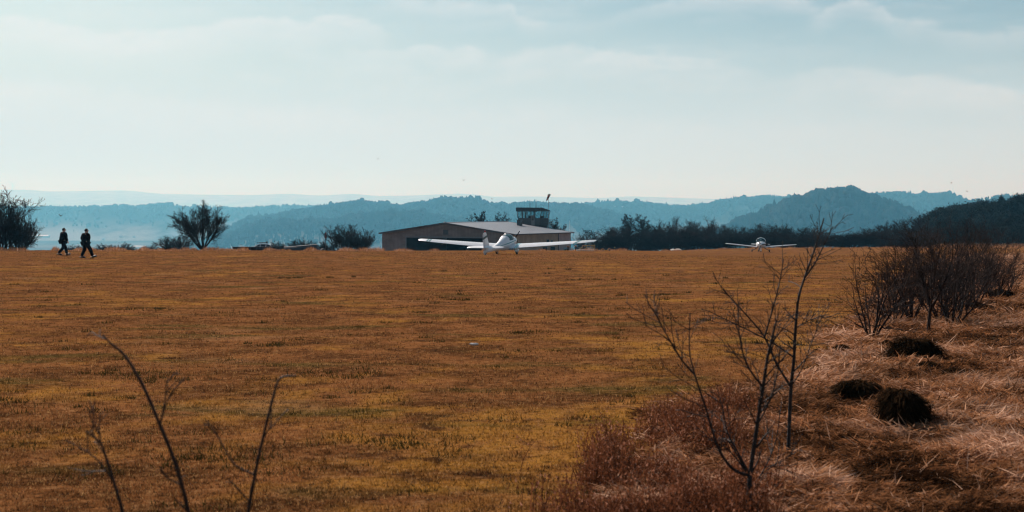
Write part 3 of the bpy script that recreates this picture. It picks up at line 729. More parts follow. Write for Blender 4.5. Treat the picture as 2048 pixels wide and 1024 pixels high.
for i, (px, py, top, sp, st, de, lab) in enumerate([
    (1786, 650, 505, .55, 10, 8, 'dense bare bush between the fan-shaped bush and the thin-trunked shrub'),
    (1822, 640, 490, .50, 11, 9, 'dense bare bush directly behind the thin-trunked shrub'),
    (1880, 642, 470, .50, 11, 9, 'tall dense bare bush right behind the thin trunk'),
    (1905, 652, 478, .45, 9, 8, 'dark upright bush with stout stems right of the thin-trunked shrub'),
    (1800, 628, 492, .50, 10, 8, 'rear bush filling the left part of the thicket'),
    (1850, 620, 476, .48, 11, 9, 'rear bush filling the middle of the thicket'),
    (1925, 628, 470, .45, 11, 9, 'bush in the right middle of the thicket'),
    (1950, 614, 462, .42, 11, 9, 'tall bush at the back right of the thicket'),
    (1990, 602, 470, .42, 12, 9, 'rearmost bushy thorn with dark stems beside the field path'),
    (1905, 606, 466, .45, 10, 8, 'bush at the very back of the thicket'),
    (1975, 590, 462, .45, 11, 8, 'hindmost tall bush rising behind the right end of the thicket'),
    (2012, 596, 520, .5, 5, 6, 'small leaning thorn bush next to the field path')]):
    shrub(px, py, top - (6, 18, 10, 22, 4, 14)[i % 6], sp*1.5, st, de, 110+i, lab, HG, rs=.013)

# ------------------------------------------------------------------ hand-shaped saplings
def sapling(name, label, cat, lines, Z, base, group=None, twigs=8, seed=1, m=m_sap, depth=.25, tl=.19, kids=2):
    """lines: (list of photo points, r0, r1); drawn at distance Z, each line wandering in depth"""
    r_ = random.Random(seed); bx, by = base
    x = (bx-1024)/F*Z; O = Vector((x, Z, gz(x, Z)))
    trunk = []; tw = {}
    def dep(px, py, k):
        h = (by - py)/F*Z
        return h*depth*math.sin(k*2.4 + .8) + .04*math.sin(h*5+k)
    pl = Plant(seed); P = [lv(n=4, wob=.10, up=.03, tap=.6, rmin=.0018), lv(k=kids, t0=.3, ang=(.4,1.), len=.5, rad=.7, n=3, wob=.15, up=.02, tap=.4, rmin=.0015)]
    first = {}
    for k, (pts, r0, r1, root) in enumerate(lines):
        W = []
        for j, (px, py) in enumerate(pts):
            if j == 0 and root is not None: W.append(first[root[0]][root[1]].copy()); d0 = W[0].y - Z
            else:
                dy = dep(px, py, k) if root is None else d0 + (dep(px, py, k) - dep(pts[0][0], pts[0][1], k))
                q = at(px, py, Z + dy); W.append(q)
        first[k] = W
        # smooth the polyline
        C = []
        for j in range(len(W)-1):
            a = W[max(j-1, 0)]; b_ = W[j]; c = W[j+1]; d = W[min(j+2, len(W)-1)]
            for s_ in (0, .25, .5, .75):
                C.append(.5*((2*b_) + (c - a)*s_ + (2*a - 5*b_ + 4*c - d)*s_*s_ + (3*b_ - a - 3*c + d)*s_**3))
        C.append(W[-1]); n = len(C)
        for j in range(n-1):
            f0, f1 = j/(n-1), (j+1)/(n-1)
            q0 = C[j] - O; q1 = C[j+1] - O
            (trunk if k == 0 else tw.setdefault(k, [])).append((*q0, *q1, (r0+(r1-r0)*f0)*.72*r_.uniform(.9,1.1), (r0+(r1-r0)*f1)*.72*r_.uniform(.9,1.1)))
        cnt = max(2, int(twigs*(1 if k == 0 else .6)))
        for j in range(cnt):
            f = r_.uniform(.25, .98); i = min(int(f*(n-1)), n-2); p = C[i] - O; d = (C[i+1]-C[i]).normalized()
            ax = d.orthogonal(); ax.rotate(Quaternion(d, r_.uniform(0, 6.28))); an = r_.uniform(.5, 1.1)
            pl.branch(p, d*math.cos(an) + ax.normalized()*math.sin(an), tl*r_.uniform(.4, 1.2), max(.35*(r0+(r1-r0)*f), .0025), 0, P)
    t_ = thing(name, label, cat, O, 0, group)
    V, f = tubes_np(trunk, 7); link('trunk', np_mesh('trunk', V, [f], True), m, t_)
    for S_ in tw.values(): tube_obj('branch', S_, 6, m, t_)
    tube_obj('twigs', pl.segs([0, 1]), 4, m, t_)
    return t_
SG = 'bare saplings in the foreground'
Zb = near_z(1576, 912)
sapling('sapling', 'taller bare sapling with forked top reaching above the treeline', 'sapling', [
    ([(1576,914),(1579,833),(1582,774),(1588,715),(1591,656),(1597,597),(1609,556),(1626,508),(1638,470),(1648,436)], .020, .006, None),
    ([(1609,556),(1629,528),(1648,490),(1666,452)], .009, .004, (0, 6)),
    ([(1579,777),(1553,727),(1529,674),(1500,638),(1470,605),(1446,578)], .013, .004, (0, 2)),
    ([(1588,712),(1560,695),(1535,680),(1488,656),(1450,638),(1417,622)], .010, .0035, (0, 3)),
    ([(1529,674),(1538,644),(1553,591),(1562,550),(1567,518)], .009, .004, (2, 2)),
    ([(1591,656),(1620,640),(1660,628)], .005, .002, (0, 4)),
    ([(1582,774),(1605,735),(1622,690),(1640,640)], .006, .002, (0, 2))], Zb, (1576, 914), SG, 26, 3)
sapling('sapling', 'shorter bare sapling rising from the bottom edge with a long left limb', 'sapling', [
    ([(1490,1070),(1496,1024),(1500,951),(1514,851),(1526,774),(1535,715),(1546,668),(1553,640)], .021, .006, None),
    ([(1500,951),(1478,945),(1458,930),(1435,892),(1411,815),(1390,750),(1379,700),(1380,626)], .013, .004, (0, 2)),
    ([(1390,750),(1365,722),(1346,691),(1325,655),(1308,622)], .009, .003, (1, 5)),
    ([(1500,951),(1476,905),(1456,868),(1446,820),(1434,775)], .008, .003, (0, 2)),
    ([(1526,774),(1500,740),(1484,700),(1478,660),(1476,610)], .008, .003, (0, 4)),
    ([(1514,851),(1540,800),(1556,740),(1560,690)], .007, .003, (0, 3))], near_z(1490, 1066), (1490, 1066), SG, 26, 5)
sapling('sapling', 'thin bare stem leaning left past the two saplings at the lower right', 'sapling', [
    ([(1480,1030),(1500,985),(1530,935),(1552,880),(1560,820)], .007, .003, None),
    ([(1530,935),(1560,925),(1590,905)], .004, .002, (0, 2))], near_z(1480, 1024), (1480, 1030), SG, 12, 9)
LG = 'blurred bare saplings at the bottom left'
sapling('sapling', 'longest blurred stem leaning left at the bottom left', 'sapling', [
    ([(430,1560),(418,1350),(396,1150),(377,1024),(350,925),(320,850),(285,770),(250,712),(225,690),(205,670)], .0125, .004, None),
    ([(320,850),(330,800),(333,760)], .004, .002, (0, 5)), ([(300,800),(340,790),(380,750)], .004, .002, (0, 5))], 4.4, (430, 1470), LG, 4, 11, depth=.08, tl=.10)
sapling('sapling', 'blurred stem leaning right at the bottom left with a bent tip', 'sapling', [
    ([(470,1560),(480,1300),(490,1110),(497,1024),(510,950),(525,880),(545,800),(560,757),(592,752)], .0115, .004, None),
    ([(505,980),(470,930),(445,890),(430,860)], .005, .002, (0, 4)), ([(527,872),(545,845)], .004, .002, (0, 5))], 4.5, (470, 1450), LG, 4, 12, depth=.08, tl=.10)
sapling('sapling', 'shortest blurred stem with a forked tip at the bottom left corner', 'sapling', [
    ([(300,1560),(275,1250),(258,1100),(245,1024),(228,965),(212,915),(200,885),(170,862)], .010, .004, None),
    ([(206,900),(200,868),(192,852)], .004, .002, (0, 6)), ([(228,960),(190,915),(130,880)], .004, .002, (0, 4))], 4.3, (300, 1490), LG, 4, 13, depth=.08, tl=.10)
# ------------------------------------------------------------------ aircraft
def ell(x, cy, cz, ry, rz, n=18, e=2.3, yaw=0):
    out = []
    for k in range(n):
        a = 2*math.pi*k/n; c, s_ = math.cos(a), math.sin(a)
        out.append((x, cy + math.copysign(abs(c)**(2/e), c)*ry, cz + math.copysign(abs(s_)**(2/e), s_)*rz))
    return out
def airfoil(n=9, th=.14):
    """closed unit chord profile: x 0 (leading edge) to 1, z"""
    xs = [.5*(1-math.cos(math.pi*i/n)) for i in range(n+1)]
    yt = lambda x: th/.2*(.2969*x**.5 - .126*x - .3516*x*x + .2843*x**3 - .1036*x**4)
    up = [(x, yt(x) + .03*math.sin(math.pi*x)) for x in xs]; lo = [(x, -.8*yt(x) + .03*math.sin(math.pi*x)) for x in xs[1:-1]]
    return up + lo[::-1]
AF = airfoil()
def wing_rings(stations, side=1, vertical=False, th=1.0):
    """stations: (span position, leading edge x, chord, z, twist deg)"""
    rings = []
    for (sp, lx, ch, z, tw) in stations:
        ring = []
        for (u, v) in AF:
            dx = -u*ch; dz = v*ch*th; c, s_ = math.cos(R(tw)), math.sin(R(tw))
            x = lx + dx*c + dz*s_*0; zz = dz + dx*s_
            ring.append((x, dz, z + sp) if vertical else (x, side*sp, z + zz))
        rings.append(ring)
    return rings
def slab_patch(mb, stations, side, s0, s1, skew=0, mat=0):
    """thin stripe hugging the wing top between span s0 and s1"""
    def stat(sp):
        for a, b_ in zip(stations[:-1], stations[1:]):
            if a[0] <= sp <= b_[0]:
                f = (sp-a[0])/(b_[0]-a[0]); return [a[i]+(b_[i]-a[i])*f for i in range(5)]
    rows = []
    for u in [i/8 for i in range(9)]:
        row = []
        for sp in (s0 + skew*u, s1 + skew*u):
            st = stat(sp); i = min(range(10), key=lambda q: abs(AF[q][0]-u)); 
            # interpolate upper profile
            j = max(q for q in range(10) if AF[q][0] <= u + 1e-9); j = min(j, 8); f = (u-AF[j][0])/(AF[j+1][0]-AF[j][0])
            v = AF[j][1] + (AF[j+1][1]-AF[j][1])*f
            dx = -u*st[2]; row.append((st[1]+dx*math.cos(R(st[4])), side*sp, st[3] + v*st[2] + .012 + dx*math.sin(R(st[4]))))
        rows.append(row)
    vs = [p for r_ in rows for p in r_]; mb.add(vs, [(2*i, 2*i+1, 2*i+3, 2*i+2) for i in range(8)], mat)
def blade_prop(mb, c, ang, Rr, ax=Vector((1,0,0)), w=.13, mat=0, tipmat=None):
    """one propeller blade from hub c, in the plane normal to the x axis, tapering and twisted"""
    d = Vector((0, math.cos(ang), math.sin(ang))); pz = ax.cross(d)
    rings = []
    for f in (.08, .2, .4, .6, .8, .94, 1.0):
        ww = w*(.55 + .9*f - 1.0*f*f)*1.1 if f < 1 else .02; tw = R(62 - 46*f)
        a = pz*math.cos(tw) + ax*math.sin(tw); b_ = pz*-math.sin(tw) + ax*math.cos(tw); q = Vector(c) + d*Rr*f
        rings.append([q + a*ww*.5*math.cos(t_) + b_*ww*.10*math.sin(t_) for t_ in [2*math.pi*k/8 for k in range(8)]])
    mb.loft(rings, mat)
def wheel(parent, c, r, w, spat=None, spat_mat=None, name='wheel'):
    m = MB(); rings = []
    for dy, rr in ((-w*.5, r*.72), (-w*.42, r*.94), (-w*.2, r), (w*.2, r), (w*.42, r*.94), (w*.5, r*.72)):
        rings.append([(c[0]+rr*math.cos(2*math.pi*k/18), c[1]+dy, c[2]+rr*math.sin(2*math.pi*k/18)) for k in range(18)])
    m.loft(rings); o = m.build(name, m_black, parent)
    h = MB(); h.tube([(c[0], c[1]-w*.53, c[2]), (c[0], c[1]+w*.53, c[2])], r*.55, 12); h.build('hub', m_metal, o)
    return o
def place_on(t_, px, py, Z, heading, pitch=0, roll=0, z=None):
    p = at(px, py, Z); t_.location = (p.x, p.y, z if z is not None else gz(p.x, p.y))
    # heading: degrees right of straight away from the camera; local +x is the nose
    q = Matrix.Rotation(R(90-heading), 4, 'Z') @ Matrix.Rotation(R(-pitch), 4, 'Y') @ Matrix.Rotation(R(roll), 4, 'X')
    t_.rotation_euler = q.to_euler()

gl_ = thing('motor_glider', 'white motor glider with long wings and teal stripes parked tail towards the camera', 'aircraft')
place_on(gl_, 1014, 508, 126, 19.5, pitch=10.5); gl_.location.z += .10
m = MB()
FS = [(2.02,.80,.17,.17),(1.96,.80,.27,.27),(1.7,.81,.41,.36),(1.25,.83,.50,.42),(.7,.86,.56,.47),(0,.90,.58,.52),(-.7,.93,.56,.55),(-1.3,.97,.44,.47),(-2.0,1.03,.31,.34),(-3.0,1.10,.21,.23),(-4.0,1.17,.15,.18),(-5.0,1.25,.10,.14),(-5.75,1.32,.05,.09)]
m.loft([ell(x, 0, z, a, b_) for x, z, a, b_ in FS]); 
fus = m.build('fuselage', m_white, gl_)
m = MB()      # turtle deck behind the cockpit and teal cheat line
for sd_ in (1, -1):
    pts = []
    for x, z, a, b_ in FS[3:11]: pts.append((x, z, a, b_))
    for (x0, z0, a0, b0), (x1, z1, a1, b1) in zip(pts[:-1], pts[1:]):
        def P(x, z, a, b_, q): 
            c = math.cos(q); s_ = math.sin(q); return (x, sd_*(math.copysign(abs(c)**(2/2.3), c)*a + .008), z + math.copysign(abs(s_)**(2/2.3), s_)*b_)
        for q0, q1 in ((.16, .30),):
            m.add([P(x0,z0,a0,b0,q0), P(x1,z1,a1,b1,q0), P(x1,z1,a1,b1,q1), P(x0,z0,a0,b0,q1)], [(0,1,2,3)])
m.build('cheat_line', m_teal, fus)
m = MB()      # raised spine fairing the canopy into the boom
m.loft([ell(x, 0, z, a, b_) for x, z, a, b_ in [(.05,1.22,.46,.42),(-.45,1.24,.46,.41),(-1.0,1.22,.36,.33),(-1.7,1.19,.23,.23),(-2.6,1.20,.13,.13)]])
m.build('spine', m_white, fus)
m = MB()      # canopy
m.loft([ell(x, 0, z, a, b_, e=2.1) for x, z, a, b_ in [(1.25,1.12,.20,.10),(1.05,1.15,.38,.24),(.75,1.20,.47,.38),(.35,1.24,.51,.44),(-.05,1.25,.51,.44),(-.42,1.24,.47,.41)]])
can = m.build('canopy', m_glass, gl_)
m = MB()
for x, z, a, b_ in [(.42,1.24,.515,.446),(-.38,1.24,.477,.416)]:
    m.tube([p for p in ell(x, 0, z, a+.006, b_+.006, e=2.1)[:10]], .025, 5)
m.build('canopy_frame', m_white, can)
m = MB()
for yy in (.24, -.24):
    m.box((-.05, yy, 1.12), (.09, .17, .30)); m.ball((-.02, yy, 1.47), (.08, .10, .09))
m.build('seat', m_black, gl_)
ST = [(0.0,.62,1.42,.66,3),(.55,.60,1.40,.69,3),(4.0,.48,1.16,.90,2.5),(7.2,.30,.86,1.13,2),(8.3,.16,.62,1.22,1.5),(8.38,.02,.30,1.225,1)]
for sd_, nm in ((1, 'wing'), (-1, 'wing')):
    m = MB(); m.loft(wing_rings(ST, sd_)); w = m.build('wing', m_white, gl_)
    m = MB()
    if sd_ == 1:
        slab_patch(m, ST, 1, 7.18, 7.32); slab_patch(m, ST, 1, 7.42, 7.56)
    else: slab_patch(m, ST, -1, 6.95, 7.25, -.55)
    m.build('wing_stripe', m_teal, w)
    m = MB(); m.box((-.22, sd_*6.0, .86), (.45, .012, .018)); m.build('aileron_gap', m_metal, w)
# lower cowl teal panel at the wing root
m = MB(); m.loft(wing_rings([(.50,.66,1.5,.665,3),(1.28,.62,1.44,.725,3)], -1)); o = m.build('root_panel', mat('pale_teal_paint', (.20,.55,.60), .3, var=.05), gl_); o.scale = (1.0, 1.0, 1.012)
# tail
m = MB(); FST = [(0, -4.15, 1.55, 1.25, 0), (.75, -4.5, 1.22, 1.25, 0), (1.55, -4.85, .90, 1.25, 0), (1.70, -4.98, .66, 1.25, 0)]
m.loft(wing_rings([(a, b_, c*.62, d, e) for a, b_, c, d, e in FST], vertical=True, th=.8)); fin = m.build('fin', m_white, gl_)
m = MB(); m.loft(wing_rings([(a-.25 if a == 0 else a, b_-c*.63, c*.40, d, e) for a, b_, c, d, e in FST], vertical=True, th=.9)); rud = m.build('rudder', mat('grey_white_paint', (.62,.62,.63), .4, var=.04), gl_)
m = MB()
for sd_ in (1, -1):
    m.add([(-4.76, sd_*.062, 2.46), (-5.75, sd_*.05, 2.40), (-5.72, sd_*.05, 2.60), (-4.83, sd_*.058, 2.64)], [(0,1,2,3)])
m.add([(-5.76, .05, 2.40), (-5.76, -.05, 2.40), (-5.74, -.05, 2.60), (-5.74, .05, 2.60)], [(0,1,2,3)])
m.build('dark_band', m_green, fin)
m = MB(); m.tube([(-5.15,0,2.93),(-5.15,0,3.03),(-5.15,0,3.12)], [.06,.07,.03], 10); m.build('beacon', m_red, fin)
HS = [(0,-4.72,.98,1.62,-3),(1.2,-4.86,.80,1.62,-3),(1.58,-4.98,.58,1.62,-3),(1.64,-5.1,.34,1.62,-3)]
for sd_ in (1, -1):
    m = MB(); m.loft(wing_rings(HS, sd_)); m.build('tailplane', m_white, gl_)
for sd_ in (1, -1):
    m = MB(); m.tube([(.12, sd_*.40, .58), (.02, sd_*.72, .36), (-.0, sd_*.95, .20)], [.05,.045,.04], 8); m.build('gear_leg', m_white, gl_)
    wh = wheel(gl_, (0, sd_*.95, .14), .235, .15)
    m = MB(); m.loft([ell(x, sd_*.95, z, a, b_, 14) for x, z, a, b_ in [(.38,.20,.03,.04),(.26,.23,.13,.15),(.02,.26,.16,.19),(-.24,.28,.12,.15),(-.50,.31,.02,.03)]]); m.build('wheel_fairing', m_white, wh)
m = MB(); m.tube([(-5.25,0,1.12),(-5.38,0,.99)], [.06,.045], 8); m.build('tail_strut', m_black, gl_)
wheel(gl_, (-5.4, 0, 1.01), .11, .08, name='tail_wheel')
m = MB(); m.tube([(2.0,0,.80),(2.12,0,.80),(2.25,0,.80),(2.34,0,.80)], [.17,.15,.09,.015], 14); m.build('spinner', m_white, gl_)
for a in (math.pi*.70, math.pi*1.70):
    m = MB(); blade_prop(m, (2.12, 0, .80), a, 1.02); m.build('propeller_blade', m_black, gl_)
m = MB()
for sd_ in (1, -1): m.box((1.72, sd_*.405, .72), (.15, .02, .07))
m.build('air_intake', m_black, fus)

# second aircraft, nose towards the camera
ac = thing('light_aircraft', 'small white low-wing aeroplane with three-bladed propeller facing the camera', 'aircraft')
place_on(ac, 1521.5, 505, 208, 180+9.5, pitch=0, roll=-.8); ac.location.z += .05
m = MB()
FS2 = [(1.95,1.10,.20,.20),(1.85,1.10,.33,.30),(1.5,1.10,.52,.42),(.9,1.10,.66,.50),(.2,1.12,.72,.54),(-.7,1.14,.68,.53),(-1.5,1.17,.48,.45),(-2.6,1.22,.30,.33),(-3.8,1.28,.17,.22),(-4.9,1.33,.07,.14)]
m.loft([ell(x, 0, z, a, b_) for x, z, a, b_ in FS2]); fus = m.build('fuselage', m_white, ac)
m = MB(); m.loft([ell(x, 0, z, a, b_, e=2.1) for x, z, a, b_ in [(1.0,1.46,.42,.12),(.75,1.54,.58,.32),(.35,1.58,.66,.48),(-.2,1.59,.67,.52),(-.8,1.54,.60,.45),(-1.4,1.44,.42,.28),(-1.9,1.34,.2,.12)]]); can = m.build('canopy', m_glass, ac)
m = MB(); m.tube([p for p in ell(.1, 0, 1.585, .675, .51, e=2.1)[:10]], .045, 5); m.build('canopy_frame', m_white, can)
m = MB()
for yy in (.27, -.27): m.box((-.25, yy, 1.38), (.09, .18, .32)); m.ball((-.22, yy, 1.74), (.08, .10, .08))
m.build('seat', m_black, ac)
S2 = [(0,.55,1.35,.70,2.5),(.55,.55,1.33,.73,2.5),(3.6,.42,1.08,1.02,2),(4.8,.28,.80,1.13,1.5),(5.12,.10,.52,1.17,1),(5.18,-.1,.28,1.18,1)]
for sd_ in (1, -1):
    m = MB(); m.loft(wing_rings(S2, sd_, th=1.05)); m.build('wing', m_white, ac)
m = MB(); m.loft(wing_rings([(0,-3.7,1.35,1.30,0),(.5,-4.0,1.05,1.30,0),(.78,-4.2,.8,1.30,0)], vertical=True, th=.8)); m.build('fin', m_white, ac)
for sd_ in (1, -1):
    m = MB(); m.loft(wing_rings([(0,-4.2,.85,1.02,-2),(1.25,-4.35,.65,1.02,-2),(1.4,-4.5,.4,1.02,-2)], sd_)); m.build('tailplane', m_white, ac)
    m = MB(); m.tube([(-.35, sd_*.45, .66), (-.40, sd_*.85, .42), (-.42, sd_*1.22, .22)], [.05,.045,.04], 8); m.build('gear_leg', m_black, ac)
    wheel(ac, (-.42, sd_*1.27, .20), .20, .15)
m = MB(); m.tube([(1.35,0,.80),(1.45,0,.5),(1.45,0,.22)], [.055,.05,.04], 8); m.build('nose_leg', m_white, ac)
nw = wheel(ac, (1.45, 0, .17), .17, .12, name='nose_wheel')
m = MB(); m.loft([ell(x, 0, z, a, b_, 12) for x, z, a, b_ in [(1.75,.24,.03,.04),(1.62,.27,.09,.11),(1.45,.31,.10,.12),(1.2,.32,.03,.04)]]); m.build('wheel_fairing', m_white, nw)
m = MB(); m.tube([(1.93,0,1.12),(2.05,0,1.12),(2.2,0,1.12),(2.3,0,1.12)], [.17,.15,.09,.015], 14); m.build('spinner', m_white, ac)
m_blade = mat('dark_blade', (.085,.07,.07), .35, var=.15)
for a in (55, 172, 292):
    m = MB(); blade_prop(m, (2.06, 0, 1.12), math.pi - R(a), 1.1, w=.30); m.build('propeller_blade', m_blade, ac)
m = MB()
for sd_ in (1, -1): m.box((1.875, sd_*.23, 1.16), (.03, .07, .05))
m.box((1.83, 0, .86), (.04, .12, .05)); m.build('air_intake', m_black, fus)

# ------------------------------------------------------------------ hangar
def wall_mat(name, c0, c1, pitch=3.3):
    m_, t, b = new_mat(name); co = t.n('ShaderNodeTexCoord').outputs['Object']
    sp = t.n('ShaderNodeSeparateXYZ'); t.put(sp.inputs[0], co)
    s_ = t.math('ADD', sp.outputs[0], sp.outputs[1])
    rib = t.math('FRACT', t.math('MULTIPLY', s_, pitch))
    nz = t.noise(t.vec(co, (.35, .35, .9)), 1.0, 5, .6)
    c = t.mix(t.mr(nz, .35, .65), c0, c1)
    c = t.mix(t.math('MULTIPLY', t.mr(rib, .72, .9), .55), c, tuple(v*.45 for v in c0))
    st = t.noise(t.vec(co, (2.2, 2.2, .15)), 1.0, 3, .6)
    c = t.mix(t.math('MULTIPLY', t.mr(st, .55, .75), .35), c, (.10, .07, .06))
    t.put(b.inputs['Base Color'], c); b.inputs['Roughness'].default_value = .7; b.inputs['Specular IOR Level'].default_value = .2
    bn = t.n('ShaderNodeBump'); bn.inputs['Strength'].default_value = .5; bn.inputs['Distance'].default_value = .04
    t.put(bn.inputs['Height'], t.mr(rib, .6, .9)); t.put(b.inputs['Normal'], bn.outputs[0])
    return m_
m_clad = wall_mat('brown_grey_cladding', (.175, .15, .138), (.245, .212, .195))
m_clad2 = mat('tan_rendered_wall', (.36, .27, .19), .8, var=.12, scale=.8)
m_pink = mat('pale_rose_panel', (.42, .33, .31), .8, var=.08, scale=1)
m_roof, t, b = new_mat('metal_roof'); co = t.n('ShaderNodeTexCoord').outputs['Object']
sp = t.n('ShaderNodeSeparateXYZ'); t.put(sp.inputs[0], co)
sh = t.math('FRACT', t.math('MULTIPLY', sp.outputs[1], 1.1))
nz = t.noise(t.vec(co, (.5, 1.2, 1)), 1.0, 5, .65)
rc = t.mix(t.mr(nz, .3, .7), (.10, .118, .14), (.17, .19, .215)); rc = t.mix(t.math('MULTIPLY', t.mr(sh, .88, .97), .45), rc, (.08, .09, .10))
t.put(b.inputs['Base Color'], rc); t.put(b.inputs['Roughness'], t.mr(nz, .3, .7, .42, .62)); b.inputs['Metallic'].default_value = .25
bn = t.n('ShaderNodeBump'); bn.inputs['Strength'].default_value = .4; bn.inputs['Distance'].default_value = .05
t.put(bn.inputs['Height'], t.mr(sh, .85, .95)); t.put(b.inputs['Normal'], bn.outputs[0])
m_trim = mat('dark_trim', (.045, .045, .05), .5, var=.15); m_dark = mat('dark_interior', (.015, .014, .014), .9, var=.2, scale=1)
m_frame = mat('grey_frame', (.16, .17, .175), .6, var=.1); m_pale = mat('pale_painted_steel', (.55, .57, .58), .5, var=.08)

hg = thing('hangar', 'long low aircraft hangar with shallow pitched grey roof and dark open door', 'hangar')
hz0 = -7.75; BX, BZ = .15, 250.0
hg.location = (BX, BZ, hz0)
# local axes: +x runs from the near corner along the gable (away to the left), +y along the eave (away to the right)
ax = Vector((-.875, .484, 0)); ay = Vector((.484, .875, 0))
hg.matrix_world = Matrix(((ax.x, ay.x, 0, BX), (ax.y, ay.y, 0, BZ), (0, 0, 1, hz0), (0, 0, 0, 1)))   # mirrored frame
hg.scale = (1, 1, 1)
# a mirrored matrix is awkward: use the frame with +x pointing from the far left corner to the near corner
hg.matrix_world = Matrix(((-ax.x, ay.x, 0, BX), (-ax.y, ay.y, 0, BZ), (0, 0, 1, hz0), (0, 0, 0, 1)))
W, LN, EV, RG = 28.0, 23.0, 5.04, 6.95          # local x from -28 (left) to 0 (near corner), y 0..23
D0, D1, DH = -22.5, -6.27, 4.30
zt = lambda x: EV + (RG-EV)*(1-abs(x+14)/14)
m = MB(); th = .18
def wallpoly(mb, pts, y0, mat=0): mb.prism([(x, y0, z) for x, z in pts], (0,0,0), (0,th,0), mat)
wallpoly(m, [(-W,0),(D0,0),(D0,zt(D0)-.1),(-W,EV-.1)], 0)
wallpoly(m, [(D0,DH),(D1,DH),(D1,zt(D1)-.1),(-14,RG-.1),(D0,zt(D0)-.1)], 0)
wallpoly(m, [(D1,0),(0,0),(0,EV-.1),(D1,zt(D1)-.1)], 0)
wallpoly(m, [(-W,0),(0,0),(0,EV-.1),(-14,RG-.1),(-W,EV-.1)], LN-th)
m.prism([(-W,th,0),(-W+th,th,0),(-W+th,th,EV-.1),(-W,th,EV-.1)], (0,0,0), (0,LN-2*th,0))
m.build('wall', m_clad, hg)
m = MB(); m.prism([(-th,th,0),(0,th,0),(0,th,EV-.1),(-th,th,EV-.1)], (0,0,0), (0,LN-2*th-5.0,0)); m.build('side_wall', m_clad2, hg)
m = MB(); m.prism([(-th,LN-th-5,0),(.02,LN-th-5,0),(.02,LN-th-5,EV-.1),(-th,LN-th-5,EV-.1)], (0,0,0), (0,5.0,0)); m.build('end_wall', m_pink, hg)
m = MB(); o_ = .45; tk = .16
m.prism([(-W-o_, -o_, EV-o_*.136), (-14, -o_, RG), (-14, -o_, RG+tk), (-W-o_, -o_, EV-o_*.136+tk)], (0,0,0), (0,LN+2*o_,0))
m.prism([(-14, -o_, RG), (o_, -o_, EV-o_*.136), (o_, -o_, EV-o_*.136+tk), (-14, -o_, RG+tk)], (0,0,0), (0,LN+2*o_,0))
rf = m.build('roof', m_roof, hg)
m = MB()
for x0, z0, x1, z1 in ((-W-o_, EV-o_*.136, -14, RG), (-14, RG, o_, EV-o_*.136)):
    for yy in (-o_-.05, LN+o_):
        m.prism([(x0, yy, z0-.10), (x1, yy, z1-.10), (x1, yy, z1+tk+.03), (x0, yy, z0+tk+.03)], (0,0,0), (0,.05,0))
m.build('barge_board', m_trim, rf)
m = MB(); m.box((o_+.07, LN/2, EV-.0), (.07, LN/2+o_, .09)); m.build('gutter', m_trim, rf)
m = MB(); m.tube([(-14,-o_,RG+tk+.02),(-14,LN+o_,RG+tk+.02)], .09, 8); m.build('ridge_cap', m_metal, rf)
m = MB(); m.box((-9.0, 19.0, zt(-9)+.55), (.38,.42,.62)); m.box((-9.0, 19.0, zt(-9)+1.20), (.44,.48,.05)); m.build('chimney', m_trim, rf)
m = MB(); m.box((-14.0, -.03, 5.35), (.5,.04,.45))
for k in range(4): m.box((-14.0, -.08, 5.05+.2*k), (.45,.03,.03))
m.build('vent', m_trim, hg)
m = MB()
for x in (D0-.10, D1+.10): m.box((x, -.05, DH/2), (.10,.06,DH/2))
m.box(((D0+D1)/2, -.05, DH+.14), ((D1-D0)/2+.2,.07,.12)); m.build('door_frame', m_frame, hg)
m = MB(); m.box((-14, LN/2, .03), (13.7, LN/2-.3, .03)); m.build('floor', mat('hangar_floor', (.05,.048,.045), .9), hg)
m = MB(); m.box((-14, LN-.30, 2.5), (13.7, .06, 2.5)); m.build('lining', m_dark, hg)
m = MB(); m.box((.06, LN-5.3, EV/2), (.05,.05,EV/2)); m.build('drainpipe', m_trim, hg)
for yy, zz, wy, wz in ((13.4, 3.55, .42, .30), (15.0, 3.45, .30, .24), (12.2, 1.9, .8, .6), (15.4, 1.9, .8, .6)):
    m = MB(); m.box((.03, yy, zz), (.04, wy+.08, wz+.08)); f_ = m.build('window', m_frame, hg)
    m = MB(); m.box((.075, yy, zz), (.01, wy, wz)); m.build('pane', m_dkglass, f_)
m = MB(); m.box((.05, LN-2.0, 1.1), (.05, 1.05, 1.15)); dr = m.build('door', mat('pale_blue_door', (.20,.33,.38), .5), hg)
m = MB(); m.box((.11, LN-2.5, 1.4), (.012, .4, .5)); m.box((.11, LN-1.5, 1.4), (.012, .4, .5)); m.build('pane', m_dkglass, dr)
m = MB(); m.tube([(-.4,LN+.3,EV+.05),(-.4,LN+.3,EV+2.3)], .022, 6); m.build('mast', m_pale, hg)
for k, zz in ((0, EV-.1),): 
    m = MB(); m.box((-14, -.52, RG+tk+.06), (.1,.1,.1)); m.build('ridge_light', m_pale, rf)

